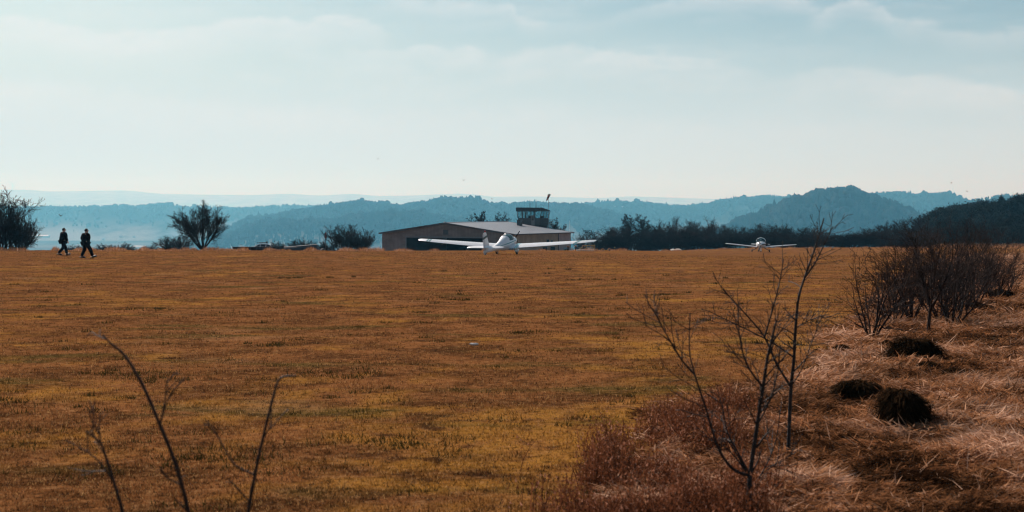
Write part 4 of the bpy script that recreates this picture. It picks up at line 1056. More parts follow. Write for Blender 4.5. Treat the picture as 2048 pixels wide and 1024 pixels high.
# ------------------------------------------------------------------ control tower
tw = thing('control_tower', 'dark flat-roofed control tower cabin with slanted glazing rising behind the hangar roof', 'tower')
tx, tz_ = 5.55, 277.0; fz = -9.6
tw.matrix_world = Matrix(((-ax.x, ay.x, 0, tx), (-ax.y, ay.y, 0, tz_), (0, 0, 1, fz), (0, 0, 0, 1)))
FL, SL, TOPZ = 8.2, 9.65, 10.95      # floor of cab, sill, fascia bottom (local z)
m_tw = mat('dark_tower_cladding', (.032,.042,.046), .7, var=.15, scale=1.5); m_tw2 = mat('tower_sill_panel', (.055,.07,.077), .6, var=.12)
TW, TL = 5.0, 3.4
m = MB(); m.box((-TW/2, TL/2, FL/2), (TW/2-.15, TL/2-.1, FL/2)); m.build('shaft', m_tw, tw)
m = MB(); m.box((-TW/2, TL/2, FL+.06), (TW/2, TL/2, .08)); m.build('cab_floor', m_tw, tw)
m = MB()
q = [(-TW,0),(0,0),(0,TL),(-TW,TL)]
for (x0,y0),(x1,y1) in zip(q, q[1:]+q[:1]):
    dx, dy = x1-x0, y1-y0; L_ = math.hypot(dx,dy); nx, ny = -dy/L_*.07, dx/L_*.07
    m.prism([(x0,y0,FL+.14),(x1,y1,FL+.14),(x1+nx,y1+ny,FL+.14),(x0+nx,y0+ny,FL+.14)], (0,0,0), (0,0,SL-FL-.14))
m.build('parapet', m_tw2, tw)
m = MB()      # flat roof with a deep fascia, its right end tapering upwards
m.prism([(-TW-.25,-.35,TOPZ),(.2,-.35,TOPZ),(.2,-.35,TOPZ+.78),(-TW-.25,-.35,TOPZ+.80)], (0,0,0), (0,.8,0))
m.add([(-TW-.25,.45,TOPZ),(.2,.45,TOPZ),(.3,TL+.3,TOPZ+.02),(-TW-.25,TL+.3,TOPZ+.02),(-TW-.25,.45,TOPZ+.80),(.2,.45,TOPZ+.78),(.3,TL+.3,TOPZ+.20),(-TW-.25,TL+.3,TOPZ+.30)],
      [(0,1,2,3),(4,5,6,7),(0,1,5,4),(1,2,6,5),(2,3,7,6),(3,0,4,7)])
m.build('tower_roof', m_tw, tw)
def out(x, y, f):  # glazing leans outwards towards the top
    return (x + (.28*f if x > -.01 else (-.05*f if x < -TW+.01 else 0)), y + (.25*f if y > TL-.01 else (-.05*f if y < .01 else 0)))
def post(x, y, r_=.07, mt=None):
    a = out(x, y, 0); b_ = out(x, y, 1); m = MB(); m.tube([(*a, SL), (*b_, TOPZ)], r_, 4); m.build('mullion', mt or m_tw2, tw)
for x in (-TW, -3.9, -2.05, -1.15, -.0): post(x, 0, .10)
post(-3.35, 0, .12, m_black); post(-2.75, 0, .06)
for x in (-TW, -3.3, -1.7, 0): post(x, TL, .09)
for y_ in (1.2, 2.3): post(0, y_, .08)
for y_ in (1.7,): post(-TW, y_, .08)
def pane(p0, p1):
    a0, a1, b0, b1 = out(*p0, 0), out(*p1, 0), out(*p0, 1), out(*p1, 1)
    m = MB(); m.add([(*a0,SL),(*a1,SL),(*b1,TOPZ),(*b0,TOPZ)], [(0,1,2,3)]); m.build('pane', m_pane, tw)
for p0, p1 in (((-TW+.05,0),(-3.95,0)),((-3.85,0),(-2.1,0)),((-2.0,0),(-1.2,0)),((-1.1,0),(-.05,0)),((0,.05),(0,1.15)),((0,1.25),(0,2.25)),((0,2.35),(0,TL-.05)),((-TW+.05,TL),(-3.35,TL)),((-3.25,TL),(-1.75,TL)),((-1.65,TL),(-.05,TL)),((-TW,.05),(-TW,1.65)),((-TW,1.75),(-TW,TL-.05))): pane(p0, p1)
m = MB(); m.box((-1.6,-.05,FL+1.0), (.36,.03,1.0)); dr = m.build('door', m_frame, tw)
m = MB(); m.box((-1.6,-.085,FL+1.45), (.24,.008,.45)); m.build('pane', m_dkglass, dr)
m = MB(); m.box((-3.0,1.6,SL+.2), (.35,.3,.3)); m.box((-.7,2.2,SL+.15), (.3,.3,.25)); m.box((-3.0,1.6,SL-.2), (1.4,.35,.04)); m.build('console', m_black, tw)
for x, h_, el_ in ((-2.6, 1.35, 3), (-1.25, 1.75, 0)):
    m = MB(); m.tube([(x, .6, TOPZ+.75), (x, .6, TOPZ+.75+h_)], [.045,.025], 6)
    for k in range(el_): m.box((x, .6, TOPZ+1.1+.3*k), (.14,.02,.02))
    m.build('antenna', m_trim, tw)
m = MB()
for x, y_ in ((.1,.7),(.1,2.0),(.1,TL),(1.15,.7),(1.15,2.0),(1.15,TL)): m.tube([(x,y_,FL-.1),(x,y_,FL+1.15)], .03, 5)
for zz in (FL+.35, FL+.75, FL+1.15):
    m.tube([(.1,.7,zz),(1.15,.7,zz),(1.15,TL,zz),(.1,TL,zz)], .028, 5)
m.box((.62, 2.05, FL-.12), (.6, 1.5, .06)); m.tube([(1.1,TL,FL-.15),(.1,TL,FL-1.2)], .04, 5); m.build('balcony', m_trim, tw)

# ------------------------------------------------------------------ windsock
p = at(1097, 452, 284); ws = thing('windsock', 'red and white windsock hanging limp on a tall thin pole beside the tower', 'windsock', (p.x, p.y, gz(p.x, p.y)))
hh = at(1097, 388, 284).z - gz(p.x, p.y)
m = MB(); m.tube([(0,0,0),(0,0,hh)], [.055,.03], 8); m.build('pole', m_frame, ws)
rw = mat('sock_dark_red', (.30,.05,.04), .8); ww = mat('sock_pale', (.34,.25,.20), .8)
axis = [Vector((.12,0,hh-.08)), Vector((.10,0,hh-.35)), Vector((-.05,0,hh-.62)), Vector((-.16,0,hh-.90)), Vector((-.27,0,hh-1.12)), Vector((-.36,0,hh-1.32))]
rs = [.30,.29,.26,.23,.20,.16]
m = MB(); rg = []
for c, r_ in zip(axis, rs): rg.append([c + Vector((r_*math.cos(a)*1.0, r_*.8*math.sin(a), .25*r_*math.cos(a))) for a in [2*math.pi*k/14 for k in range(14)]])
for i in range(5):
    m.loft(rg[i:i+2], mat=(1 if i in (0, 3) else (0 if i in (1,4) else 2)), cap=False)
m.build('sock', [rw, ww, m_black], ws)
m = MB(); m.tube([rg[0][k] for k in range(14)] + [rg[0][0]], .025, 5); m.tube([(0,0,hh),(.3,0,hh-.02)], .025, 5); m.build('hoop', m_trim, ws)
# ------------------------------------------------------------------ bare trees and shrubs at the edge of the field and beyond
def tree_pl(seed, kind, H):
    pl = Plant(seed); k = kind
    rm = .0105*max(1, H/6)
    if k == 'round':       # old fruit-tree shape: short trunk, wide domed crown
        P = [lv(n=4, wob=.06, up=.05, tap=.35, rmin=.02), lv(k=10, t0=.35, ang=(.3,1.15), len=1.75, rad=.6, n=6, wob=.10, up=.05, tap=.65, rmin=.02),
             lv(k=11, t0=.15, ang=(.4,1.05), len=.48, rad=.55, n=5, wob=.17, up=.03, tap=.6, rmin=.013), lv(k=10, t0=.12, ang=(.4,1.1), len=.46, rad=.6, n=4, wob=.2, up=.04, tap=.5, rmin=rm),
             lv(k=(4,6), t0=.1, ang=(.4,1.), len=.5, rad=.7, n=2, wob=.2, up=.05, tap=.3, rmin=rm*.8)]
        pl.branch(Vector((0,0,-.2)), Vector((.02,0,1)), H*.36, H*.034, 0, P)
    elif k == 'fan':       # short trunk breaking into many rising limbs, a rounded fan of fine twigs
        P = [lv(n=7, wob=.09, up=.045, tap=.7, rmin=.016), lv(k=(9,11), t0=.25, ang=(.3,.85), len=.46, rad=.5, n=5, wob=.13, up=.07, tap=.6, rmin=.013),
             lv(k=(7,9), t0=.12, ang=(.35,.95), len=.52, rad=.6, n=4, wob=.17, up=.05, tap=.5, rmin=rm), lv(k=(4,6), t0=.12, ang=(.35,1.0), len=.62, rad=.7, n=3, wob=.2, up=.04, tap=.3, rmin=rm*.6)]
        for i in range(26):
            l = 1.45*pl.r.uniform(.01, 1)**.6; a = 6.283*i/7.5 + pl.r.uniform(-.3,.3)
            pl.branch(Vector((math.cos(a)*.05*H, math.sin(a)*.05*H, .04*H)), Vector((math.cos(a)*l - .25, math.sin(a)*l, 1)), H*pl.r.uniform(.72,.92)*(1-.13*l), H*.010, 0, P)
        pl.seg[0].append((0,0,-.2, 0,0,.10*H, H*.045, H*.035))
    elif k == 'tall':      # upright forked tree
        P = [lv(n=6, wob=.05, up=.08, tap=.6, rmin=.02), lv(k=12, t0=.20, ang=(.25,.8), len=.62, rad=.6, n=6, wob=.09, up=.10, tap=.65, rmin=.02),
             lv(k=9, t0=.2, ang=(.3,.9), len=.45, rad=.55, n=4, wob=.14, up=.06, tap=.6, rmin=.014), lv(k=9, t0=.15, ang=(.3,.95), len=.55, rad=.6, n=3, wob=.18, up=.05, tap=.5, rmin=rm),
             lv(k=(3,5), t0=.1, ang=(.4,.9), len=.5, rad=.7, n=2, wob=.2, up=.04, tap=.3, rmin=rm*.8)]
        pl.branch(Vector((0,0,-.3)), Vector((0,0,1)), H*.72, H*.026, 0, P)
    elif k == 'thicket':   # many upright stems
        P = [lv(n=6, wob=.06, up=.06, tap=.7, rmin=.015), lv(k=(9,12), t0=.12, ang=(.25,.8), len=.42, rad=.6, n=4, wob=.12, up=.08, tap=.6, rmin=.012),
             lv(k=(7,10), t0=.12, ang=(.3,.95), len=.56, rad=.65, n=3, wob=.18, up=.06, tap=.5, rmin=rm), lv(k=(2,3), t0=.2, ang=(.3,.8), len=.6, rad=.7, n=2, wob=.2, up=.04, tap=.3, rmin=rm*.8)]
        for i in range(19):
            a = pl.r.uniform(0, 6.28); q = pl.r.uniform(0, .30)
            pl.branch(Vector((math.cos(a)*q*H*.9, math.sin(a)*q*H*.9, -.2)), Vector((math.cos(a)*pl.r.uniform(0,.35), math.sin(a)*pl.r.uniform(0,.35), 1)), H*pl.r.uniform(.62,1.0), H*.010, 0, P)
    else:                  # 'dome': low domed scrub
        P = [lv(n=5, wob=.08, up=.03, tap=.7, rmin=.015), lv(k=(9,12), t0=.1, ang=(.3,.95), len=.48, rad=.6, n=4, wob=.14, up=.05, tap=.6, rmin=.012),
             lv(k=(7,10), t0=.1, ang=(.3,1.), len=.56, rad=.65, n=3, wob=.18, up=.05, tap=.5, rmin=rm), lv(k=(2,3), t0=.2, ang=(.3,.8), len=.6, rad=.7, n=2, wob=.2, up=.04, tap=.3, rmin=rm*.8)]
        for i in range(26):
            a = 6.283*i/13 + pl.r.uniform(-.2,.2); l = pl.r.uniform(.1, 1.2)
            pl.branch(Vector((math.cos(a)*.12*H, math.sin(a)*.12*H, -.15)), Vector((math.cos(a)*l, math.sin(a)*l, 1)), H*pl.r.uniform(.75,1.0)*(1-.12*l), H*.011, 0, P)
    top = float(np.percentile([s_[5] for l in pl.seg.values() for s_ in l], 99))
    wid = np.percentile([abs(s_[3]) for l in pl.seg.values() for s_ in l], 96)*2
    return pl, top, wid
PROTO = {}
def proto(kind, var):
    if (kind, var) not in PROTO:
        H0 = {'round': 5, 'fan': 5, 'tall': 9, 'thicket': 5, 'dome': 3}[kind]
        pl, top, wid = tree_pl(hash((kind, var)) % 1 + 31*var + {'round':1,'fan':5,'tall':2,'thicket':3,'dome':4}[kind]*97, kind, H0)
        tr, cr = ([0], [1,2,3,4])
        V1, f1 = tubes_np(pl.segs(tr), 6); V2, f2 = tubes_np(pl.segs(cr), 3)
        a = np_mesh('trunk', V1, [f1], True); a.materials.append(m_bark); b_ = np_mesh('crown', V2, [f2]); b_.materials.append(m_twig)
        PROTO[(kind, var)] = (a, b_, top, wid)
    return PROTO[(kind, var)]
def tree(kind, var, px, top, wpx, Z, label, group=None, name=None, foot=None, rz=None):
    a, b_, T, Wd = proto(kind, var)
    x = (px-1024)/F*Z; z0 = gz(x, Z) if foot is None else foot
    Ht = EYE + (YH-top)/F*Z - z0; w = wpx/F*Z
    t_ = thing(name or ('bare_shrub' if kind in ('dome', 'thicket') else 'bare_tree'), label, 'shrub' if kind in ('dome','thicket') else 'tree', (x, Z, z0), rng.uniform(0, 6.28) if rz is None else rz, group)
    sx = w/Wd; sz = Ht/T; t_.scale = (sx, min(max(sx, sz*.7), sz*1.3), sz)
    link('trunk' if kind in ('round','tall','fan') else 'stems', a, None, t_); link('crown', b_, None, t_)
    return t_
# left edge
EG = 'bare trees and shrubs along the left edge of the field'
tree('thicket', 1, 6, 386, 120, 131, 'tall dense bare shrub at the far left edge of the field', EG)
tree('dome', 1, 40, 430, 62, 131.5, 'lower right flank shrub leaning out of the tall far left one', EG)
tree('fan', 1, 404, 411, 102, 134, 'round-crowned bare tree leaning left beside the low domed shrub', EG)
tree('dome', 2, 350, 472, 66, 175, 'low domed bare shrub just left of the round-crowned tree', EG)
tree('thicket', 2, 688, 450, 68, 165, 'broad bare shrub right of the post with the red marker', EG)
tree('dome', 1, 720, 460, 50, 166, 'right shoulder shrub of the broad one before the hangar', EG)
for i, (px, top, w, lab) in enumerate([(150, 490, 30, 'tiny scrub between the two walking people'), (212, 489, 44, 'low scrub just right of the second walking person'), (250, 487, 44, 'low scrub midway between the walking people and the domed shrub'),
    (300, 491, 34, 'tiny scrub left of the domed shrub'), (555, 484, 34, 'small scrub behind the back of the white car'), (606, 480, 60, 'wide low scrub behind the dark wedge-shaped heap'), (650, 483, 40, 'small scrub around the foot of the red marker post')]):
    tree('dome', 1 + i % 2, px, top, w, 190 + 4*i, lab, 'low scrub beyond the field edge')
# behind the hangar
tree('tall', 1, 972, 424, 62, 300, 'left bare tree crown showing above the hangar roof', 'bare trees behind the hangar')
tree('tall', 2, 1000, 427, 44, 304, 'right bare tree crown showing above the hangar roof', 'bare trees behind the hangar')
tree('tall', 2, 1108, 437, 46, 312, 'small bare tree just right of the control tower balcony', 'bare trees behind the hangar')
# hedge line to the right of the hangar
HL = [ # kind, var, px, top, width, Z, label
 ('thicket',3,1160,470,30,330,'faint thin scrub next to the right end of the hangar'),
 ('thicket',1,1200,459,66,278,'bare bush behind the wing tip of the motor glider'),
 ('thicket',2,1236,456,64,282,'bare bush left of the twin tall trees'),
 ('tall',1,1262,429,50,290,'left one of the twin tall bare trees right of the hangar'),
 ('tall',3,1290,430,54,291,'right one of the twin tall bare trees right of the hangar'),
 ('dome',3,1262,458,140,272,'dark domed thicket at the foot of the twin tall trees'),
 ('dome',2,1306,456,60,274,'dark thicket between the twin tall trees and the round dark tree'),
 ('fan',2,1337,439,66,280,'round dark bare tree right of the twin tall trees'),
 ('dome',1,1345,458,130,270,'dark thicket at the foot of the round dark tree'),
 ('thicket',3,1378,446,54,280,'spiky bare tree clump right of the round dark tree'),
 ('thicket',1,1404,441,58,284,'highest spiky clump midway along the hedge line'),
 ('dome',3,1396,461,130,268,'low dark bushes below the highest spiky clump'),
 ('thicket',2,1437,452,60,278,'bare clump just left of the small aeroplane wing tip'),
 ('thicket',3,1466,454,56,276,'bare clump above the left wing of the small aeroplane'),
 ('thicket',1,1496,453,56,278,'bare clump just left of the small aeroplane propeller'),
 ('thicket',2,1530,449,58,282,'taller bare clump behind the small aeroplane cockpit'),
 ('thicket',3,1562,452,58,278,'bare clump above the right wing of the small aeroplane'),
 ('dome',1,1512,463,150,266,'low dark bushes directly behind the small aeroplane'),
 ('thicket',1,1592,454,58,276,'bare clump right of the small aeroplane wing tip'),
 ('dome',2,1626,457,50,274,'rounded bare bush behind the top of the taller sapling'),
 ('dome',3,1450,465,140,267,'low dark bushes left of the small aeroplane'),
 ('dome',1,1585,464,150,266,'low dark bushes right of the small aeroplane'),
 ('thicket',3,1658,468,28,276,'thin wispy bush in the gap right of the taller sapling'),
 ('dome',2,1692,467,48,272,'low rounded bush right of the wispy one'),
 ('thicket',2,1722,462,46,272,'bare bush left of the rising thicket by the wood'),
 ('dome',3,1700,468,150,266,'low dark scrub before the rising thicket by the wood'),
 ('thicket',1,1752,456,56,276,'first bush of the thicket rising towards the dark wood'),
 ('thicket',3,1786,446,60,282,'second bush of the thicket rising towards the dark wood'),
 ('thicket',2,1818,438,62,290,'third bush of the thicket rising towards the dark wood'),
 ('tall',2,1838,432,60,300,'bare tree standing against the edge of the dark wood'),
 ('dome',1,1776,460,150,266,'dark scrub at the foot of the rising thicket'),
 ('dome',2,1840,462,120,268,'dark scrub in front of the dark wood'),
]
for i, a in enumerate(HL): tree(*a, 'bare trees and bushes of the hedge line beyond the field')
# dark evergreen wood on the right
m_pine, t, b = new_mat('evergreen_foliage')
t.put(b.inputs['Base Color'], t.mix(t.attr('tone'), (.010, .013, .010), (.040, .040, .028)))
b.inputs['Roughness'].default_value = .9; b.inputs['Specular IOR Level'].default_value = .1
def leaf_tree(seed, H, Wd, nb, conic=False):
    r_ = np.random.default_rng(seed)
    nc = 60; f = r_.uniform(.12, 1, nc); a = r_.uniform(0, 6.28, nc)
    rad = (1-f)**.75*1.1 if conic else np.sqrt(np.clip(1-((f-.55)/.5)**2, .03, 1))
    q = np.sqrt(r_.uniform(.15, 1, nc)); C = np.stack([np.cos(a)*rad*q*Wd/2, np.sin(a)*rad*q*Wd/2, f*H*.95], -1)
    k = r_.integers(0, nc, nb); g = r_.normal(0, 1, (nb, 3))*np.array([.085*Wd, .085*Wd, .040*H]); P = C[k] + g
    s_ = r_.uniform(.012, .034, nb)*H
    e1 = r_.normal(0, 1, (nb, 3)); e1 /= np.linalg.norm(e1, axis=1, keepdims=True); e2 = np.cross(e1, r_.normal(0, 1, (nb, 3))); e2 /= np.linalg.norm(e2, axis=1, keepdims=True)
    V = np.stack([P - e1*s_[:, None], P + e2*s_[:, None]*.8, P + e1*s_[:, None]], 1)
    tone = np.repeat(np.clip(r_.beta(1.4, 2.2, nc)[k] + r_.normal(0, .12, nb), 0, 1), 3)
    return V.reshape(-1, 3), tone
WT = [(1846,436),(1862,425),(1890,414),(1930,405),(1962,401),(2000,400),(2030,394),(2060,386),(2200,372),(2500,360)]
Vs = []; Ts = []; LT = [leaf_tree(500+i, 1, .62, 2600) for i in range(7)]
n = 230; r_ = np.random.default_rng(5)
for i in range(n):
    f = i/n; u = r_.uniform(1850, 2350) if i > 90 else 1852 + (2120-1852)*((i % 45) + r_.random())/45
    Zt = r_.uniform(430, 540) if i > 90 else (r_.uniform(300, 360) if i > 45 else r_.uniform(560, 600))
    top = np.interp(u, [a for a, _ in WT], [b_ for _, b_ in WT]) + (r_.uniform(0, 9) if Zt > 400 else np.interp(u, [1850, 1900, 2048, 2300], [16, 26, 34, 40]) + r_.uniform(0, 34))
    x = (u-1024)/F*Zt; ztop = EYE + (YH-top)/F*Zt; z0 = float(ground_z(np.array([x]), np.array([Zt]))[0]); Hh = max(ztop-z0, 4)
    v, tn = LT[i % 7]; a = r_.uniform(0, 6.28); wd = r_.uniform(.75, 1.15)
    vv = np.stack([(v[:, 0]*math.cos(a)-v[:, 1]*math.sin(a))*min(Hh, 16)*wd, (v[:, 0]*math.sin(a)+v[:, 1]*math.cos(a))*min(Hh, 16)*wd, v[:, 2]*Hh], -1) + np.array([x, Zt, z0])
    Vs.append(vv); Ts.append(np.clip(tn + r_.normal(0, .1), 0, 1))
V = np.concatenate(Vs); fi = np.arange(len(V)).reshape(-1, 3)
struct(link('evergreen_wood', np_mesh('evergreen_wood', V, [fi], False, {'tone': np.concatenate(Ts)}), m_pine), 'stuff', 'dark evergreen wood rising at the right edge')
for i, (px, top, w, Zt, con, lab) in enumerate([(2003, 393, 26, 470, True, 'pointed spruce breaking the skyline of the dark wood'), (1882, 416, 34, 440, False, 'rounded evergreen at the left shoulder of the dark wood'), (1958, 400, 30, 450, False, 'small rounded evergreen on the skyline left of the pointed spruce'), (2036, 388, 50, 440, False, 'big rounded evergreen at the far right end of the skyline')]):
    x = (px-1024)/F*Zt; z0 = gz(x, Zt); Hh = EYE + (YH-top)/F*Zt - z0
    t_ = thing('evergreen_tree', lab, 'tree', (x, Zt, z0), 0, 'evergreens on the skyline of the dark wood')
    v, tn = leaf_tree(900+i, Hh, w/F*Zt, 4200, con)
    link('crown', np_mesh('crown', v, [np.arange(len(v)).reshape(-1, 3)], False, {'tone': tn}), m_pine, t_)
    m = MB(); m.tube([(0,0,-.3),(0,0,Hh*.5),(0,0,Hh*.98)], [.22,.15,.03], 7); m.build('trunk', m_bark, t_)
# ------------------------------------------------------------------ people
m_jacket = mat('black_jacket', (.007,.008,.010), .95, var=.3, scale=12, spec=.05); m_jeans = mat('dark_trousers', (.008,.009,.013), .95, var=.3, scale=14, spec=.05)
m_skin = mat('skin', (.42,.24,.17), .55, var=.08); m_hair = mat('dark_hair', (.015,.011,.009), .8, var=.3, scale=30); m_shoe = mat('dark_shoe', (.03,.028,.028), .35, var=.2)
def skin_obj(name, J, E, rad, m, parent, root, sub=2):
    names = list(J); me = bpy.data.meshes.new(name)
    me.from_pydata([J[n_] for n_ in names], [(names.index(a), names.index(b_)) for a, b_ in E], [])
    o = bpy.data.objects.new(name, me); COL.objects.link(o); o.parent = parent; me.materials.append(m)
    md = o.modifiers.new('skin', 'SKIN'); md.use_smooth_shade = True
    sk = me.skin_vertices[0].data
    for i, n_ in enumerate(names):
        r_ = rad[n_]; sk[i].radius = (r_, r_) if not isinstance(r_, tuple) else r_
        sk[i].use_root = (n_ == root)
    s_ = o.modifiers.new('subdivision', 'SUBSURF'); s_.levels = sub; s_.render_levels = sub
    return o
def person(px, Z, heading, label, stride, larm, rarm, k=1.0, hem=.80):
    """local: +x = the way the person faces, +y = left"""
    x = (px-1024)/F*Z
    t_ = thing('person', label, 'person', (x, Z, gz(x, Z)), R(90-heading)); t_.scale = (k*1.25, k*1.4, k)
    f, b_ = stride
    J = {'pelvis': (0,0,.96), 'belly': (.02,0,1.12), 'chest': (.02,0,1.32), 'neck': (.03,0,1.50), 'skull0': (.05,0,1.58), 'skull1': (.055,0,1.68), 'skull2': (.05,0,1.755)}
    E = [('pelvis','belly'),('belly','chest'),('chest','neck'),('neck','skull0'),('skull0','skull1'),('skull1','skull2')]
    rad = {'pelvis': (.15,.11), 'belly': (.15,.11), 'chest': (.17,.12), 'neck': .058, 'skull0': .075, 'skull1': (.082,.10), 'skull2': .06}
    for s_, leg, arm in ((1, f, larm), (-1, b_, rarm)):
        n_ = 'L' if s_ > 0 else 'R'
        kx, ax_, az_ = leg[0], leg[1], leg[2]
        J[n_+'hip'] = (0, s_*.09, .90); J[n_+'knee'] = (kx, s_*.095, .51); J[n_+'ankle'] = (ax_, s_*.10, az_+.09)
        J[n_+'heel'] = (ax_-.03, s_*.10, az_+.045); J[n_+'ball'] = (ax_+.14, s_*.105, az_+.035+leg[3]); J[n_+'toe'] = (ax_+.21, s_*.105, az_+.03+leg[3]*1.5)
        rad.update({n_+'hip': .095, n_+'knee': .062, n_+'ankle': .042, n_+'heel': .04, n_+'ball': .042, n_+'toe': .03})
        E += [('pelvis', n_+'hip'), (n_+'hip', n_+'knee'), (n_+'knee', n_+'ankle'), (n_+'ankle', n_+'heel'), (n_+'ankle', n_+'ball'), (n_+'ball', n_+'toe')]
        J[n_+'sh'] = (.01, s_*.19, 1.43); el, wr = Vector(arm[0]), Vector(arm[1]); J[n_+'el'] = (el.x, s_*el.y, el.z); J[n_+'wr'] = (wr.x, s_*wr.y, wr.z)
        rad.update({n_+'sh': .065, n_+'el': .044, n_+'wr': .029}); E += [('chest', n_+'sh'), (n_+'sh', n_+'el'), (n_+'el', n_+'wr')]
        d = (wr - el).normalized(); palm = wr + d*.075
        J[n_+'palm'] = (palm.x, s_*palm.y, palm.z); rad[n_+'palm'] = (.036,.018); E.append((n_+'wr', n_+'palm'))
    o = skin_obj('body', J, E, rad, m_skin, t_, 'pelvis')
    # fingers: five short chains rooted inside each palm
    for s_, arm in ((1, larm), (-1, rarm)):
        el, wr = Vector(arm[0]), Vector(arm[1]); d = (wr-el).normalized(); sd_ = d.cross(Vector((0,1,0))).normalized(); cu = d.cross(sd_).normalized()
        if len(arm) > 2: continue          # hand tucked in the pocket
        FJ = {}; FE = []; fr = {}
        for q, (off, ln) in enumerate([(-.030,.062),(-.010,.078),(.010,.074),(.029,.058),(.040,.050)]):
            p0 = wr + d*(.085 if q < 4 else .045) + sd_*off
            p1 = p0 + d*ln*.55 + cu*.006 + (sd_*.022 if q == 4 else sd_*0); p2 = p1 + d*ln*.45 + cu*.02
            for j, p in enumerate((p0, p1, p2)): FJ[f'{q}{j}'] = (p.x, s_*p.y, p.z); fr[f'{q}{j}'] = (.0095,.0085,.007)[j]
            FE += [(f'{q}0', f'{q}1'), (f'{q}1', f'{q}2')]
        c = wr + d*.05; FJ['root'] = (c.x, s_*c.y, c.z); fr['root'] = .02
        FE += [('root', f'{q}0') for q in range(5)]
        skin_obj('hand', FJ, FE, fr, m_skin, t_, 'root', 1)
    # clothes
    def sub(names, grow): return {n_: J[n_] for n_ in names}, {n_: (tuple(v+grow for v in rad[n_]) if isinstance(rad[n_], tuple) else rad[n_]+grow) for n_ in names}
    jn = ['pelvis','belly','chest','neck','Lsh','Lel','Lwr','Rsh','Rel','Rwr']; jj, jr = sub(jn, .035)
    jj['hem'] = (0,0,hem); jr['hem'] = (.235,.18); jr['chest'] = (.235,.18); jr['pelvis'] = (.225,.175); jr['belly'] = (.225,.175); jr['neck'] = .10
    for q_ in ('Lsh','Rsh'): jr[q_] = .115
    for q_ in ('Lel','Rel'): jr[q_] = .088
    for q_ in ('Lwr','Rwr'): jr[q_] = .066
    skin_obj('jacket', jj, [('hem','pelvis')] + [(a, b__) for a, b__ in E if a in jj and b__ in jj], jr, m_jacket, t_, 'hem')
    tn = ['pelvis','Lhip','Lknee','Lankle','Rhip','Rknee','Rankle']; tj, tr = sub(tn, .034)
    skin_obj('trousers', tj, [(a, b__) for a, b__ in E if a in tj and b__ in tj], tr, m_jeans, t_, 'pelvis')
    for n_ in 'LR':
        sj, sr = sub([n_+'ankle', n_+'heel', n_+'ball', n_+'toe'], .026)
        skin_obj('shoe', sj, [(n_+'ankle', n_+'heel'), (n_+'ankle', n_+'ball'), (n_+'ball', n_+'toe')], sr, m_shoe, t_, n_+'ankle')
    hj = {'a': (.015,0,1.60), 'b': (.02,0,1.70), 'c': (.05,0,1.77), 'd': (.10,0,1.765)}
    skin_obj('hair', hj, [('a','b'),('b','c'),('c','d')], {'a': (.085,.06), 'b': (.098,.085), 'c': (.09,.06), 'd': (.07,.03)}, m_hair, t_, 'a')
    # face: nose, brow, mouth and ears
    m = MB(); m.ball((.155,0,1.665), (.022,.014,.024), 10, 6); m.build('nose', m_skin, t_)
    m = MB(); m.ball((.138,0,1.617), (.010,.026,.007), 10, 6); m.build('mouth', mat('lips', (.35,.12,.10), .5), t_)
    for s_ in (1, -1):
        m = MB(); m.ball((.045, s_*.092, 1.665), (.022,.010,.032), 10, 6); m.build('ear', m_skin, t_)
        m = MB(); m.ball((.135, s_*.034, 1.69), (.010,.014,.010), 10, 6); m.build('eye', m_black, t_)
    return t_
person(126, 97, 50, 'left one of the two dark-clad walkers, one arm bent, mid-stride to the right', ((.18,.26,0,.04), (-.02,-.30,.05,-.035)), ((.10,.32,1.20), (.12,.15,1.00), 'p'), ((.02,.29,1.17), (.10,.31,.93)), 1.05)
person(171, 88, 48, 'right one of the two dark-clad walkers, striding right with front toe raised', ((-.0,-.16,0,0), (.20,.32,.0,.06)), ((-.04,.29,1.17), (.04,.15,.98), 'p'), ((.02,.27,1.16), (.06,.16,.95), 'p'), 1.02, .74)

# ------------------------------------------------------------------ car, skip, heap, marker post beyond the left crest
m_car = mat('white_car_paint', (.66,.72,.74), .22, var=.04); m_plank = mat('dark_weathered_boards', (.022,.02,.019), .9, var=.4, scale=3); m_tarp = mat('dark_tarpaulin', (.016,.018,.02), .7, var=.4, scale=2, bump=.4)
Zc = 222; p = at(521, 500, Zc)
car = thing('parked_car', 'white estate car with a dark load on its roof rack parked behind a skip', 'car', (p.x, p.y, at(521, 487.3, Zc).z - 1.46), R(180))
def carprof(y, tw_=0): return None
low = [(-2.2,.42),(-2.15,.80),(-2.0,.93),(-.3,.98),(1.15,.92),(1.95,.78),(2.2,.60),(2.2,.32),(-2.2,.30)]
m = MB(); m.prism([(x, -.84, z) for x, z in low], (0,0,0), (0,1.68,0)); bd = m.build('body', m_car, car)
bv = bd.modifiers.new('bevel', 'BEVEL'); bv.width = .06; bv.segments = 3
cab = [(-2.02,.93),(-1.62,1.34),(-1.2,1.44),(-.2,1.46),(.25,1.40),(1.05,.93)]
m = MB(); m.add([(x, -.80 + .18*(z-.93)/.5, z) for x, z in cab] + [(x, .80 - .18*(z-.93)/.5, z) for x, z in cab],
    [tuple(range(6)), tuple(range(11, 5, -1))] + [(i, (i+1) % 6, 6+(i+1) % 6, 6+i) for i in range(6)])
cb_ = m.build('cabin', m_car, car); bv = cb_.modifiers.new('bevel', 'BEVEL'); bv.width = .05; bv.segments = 3
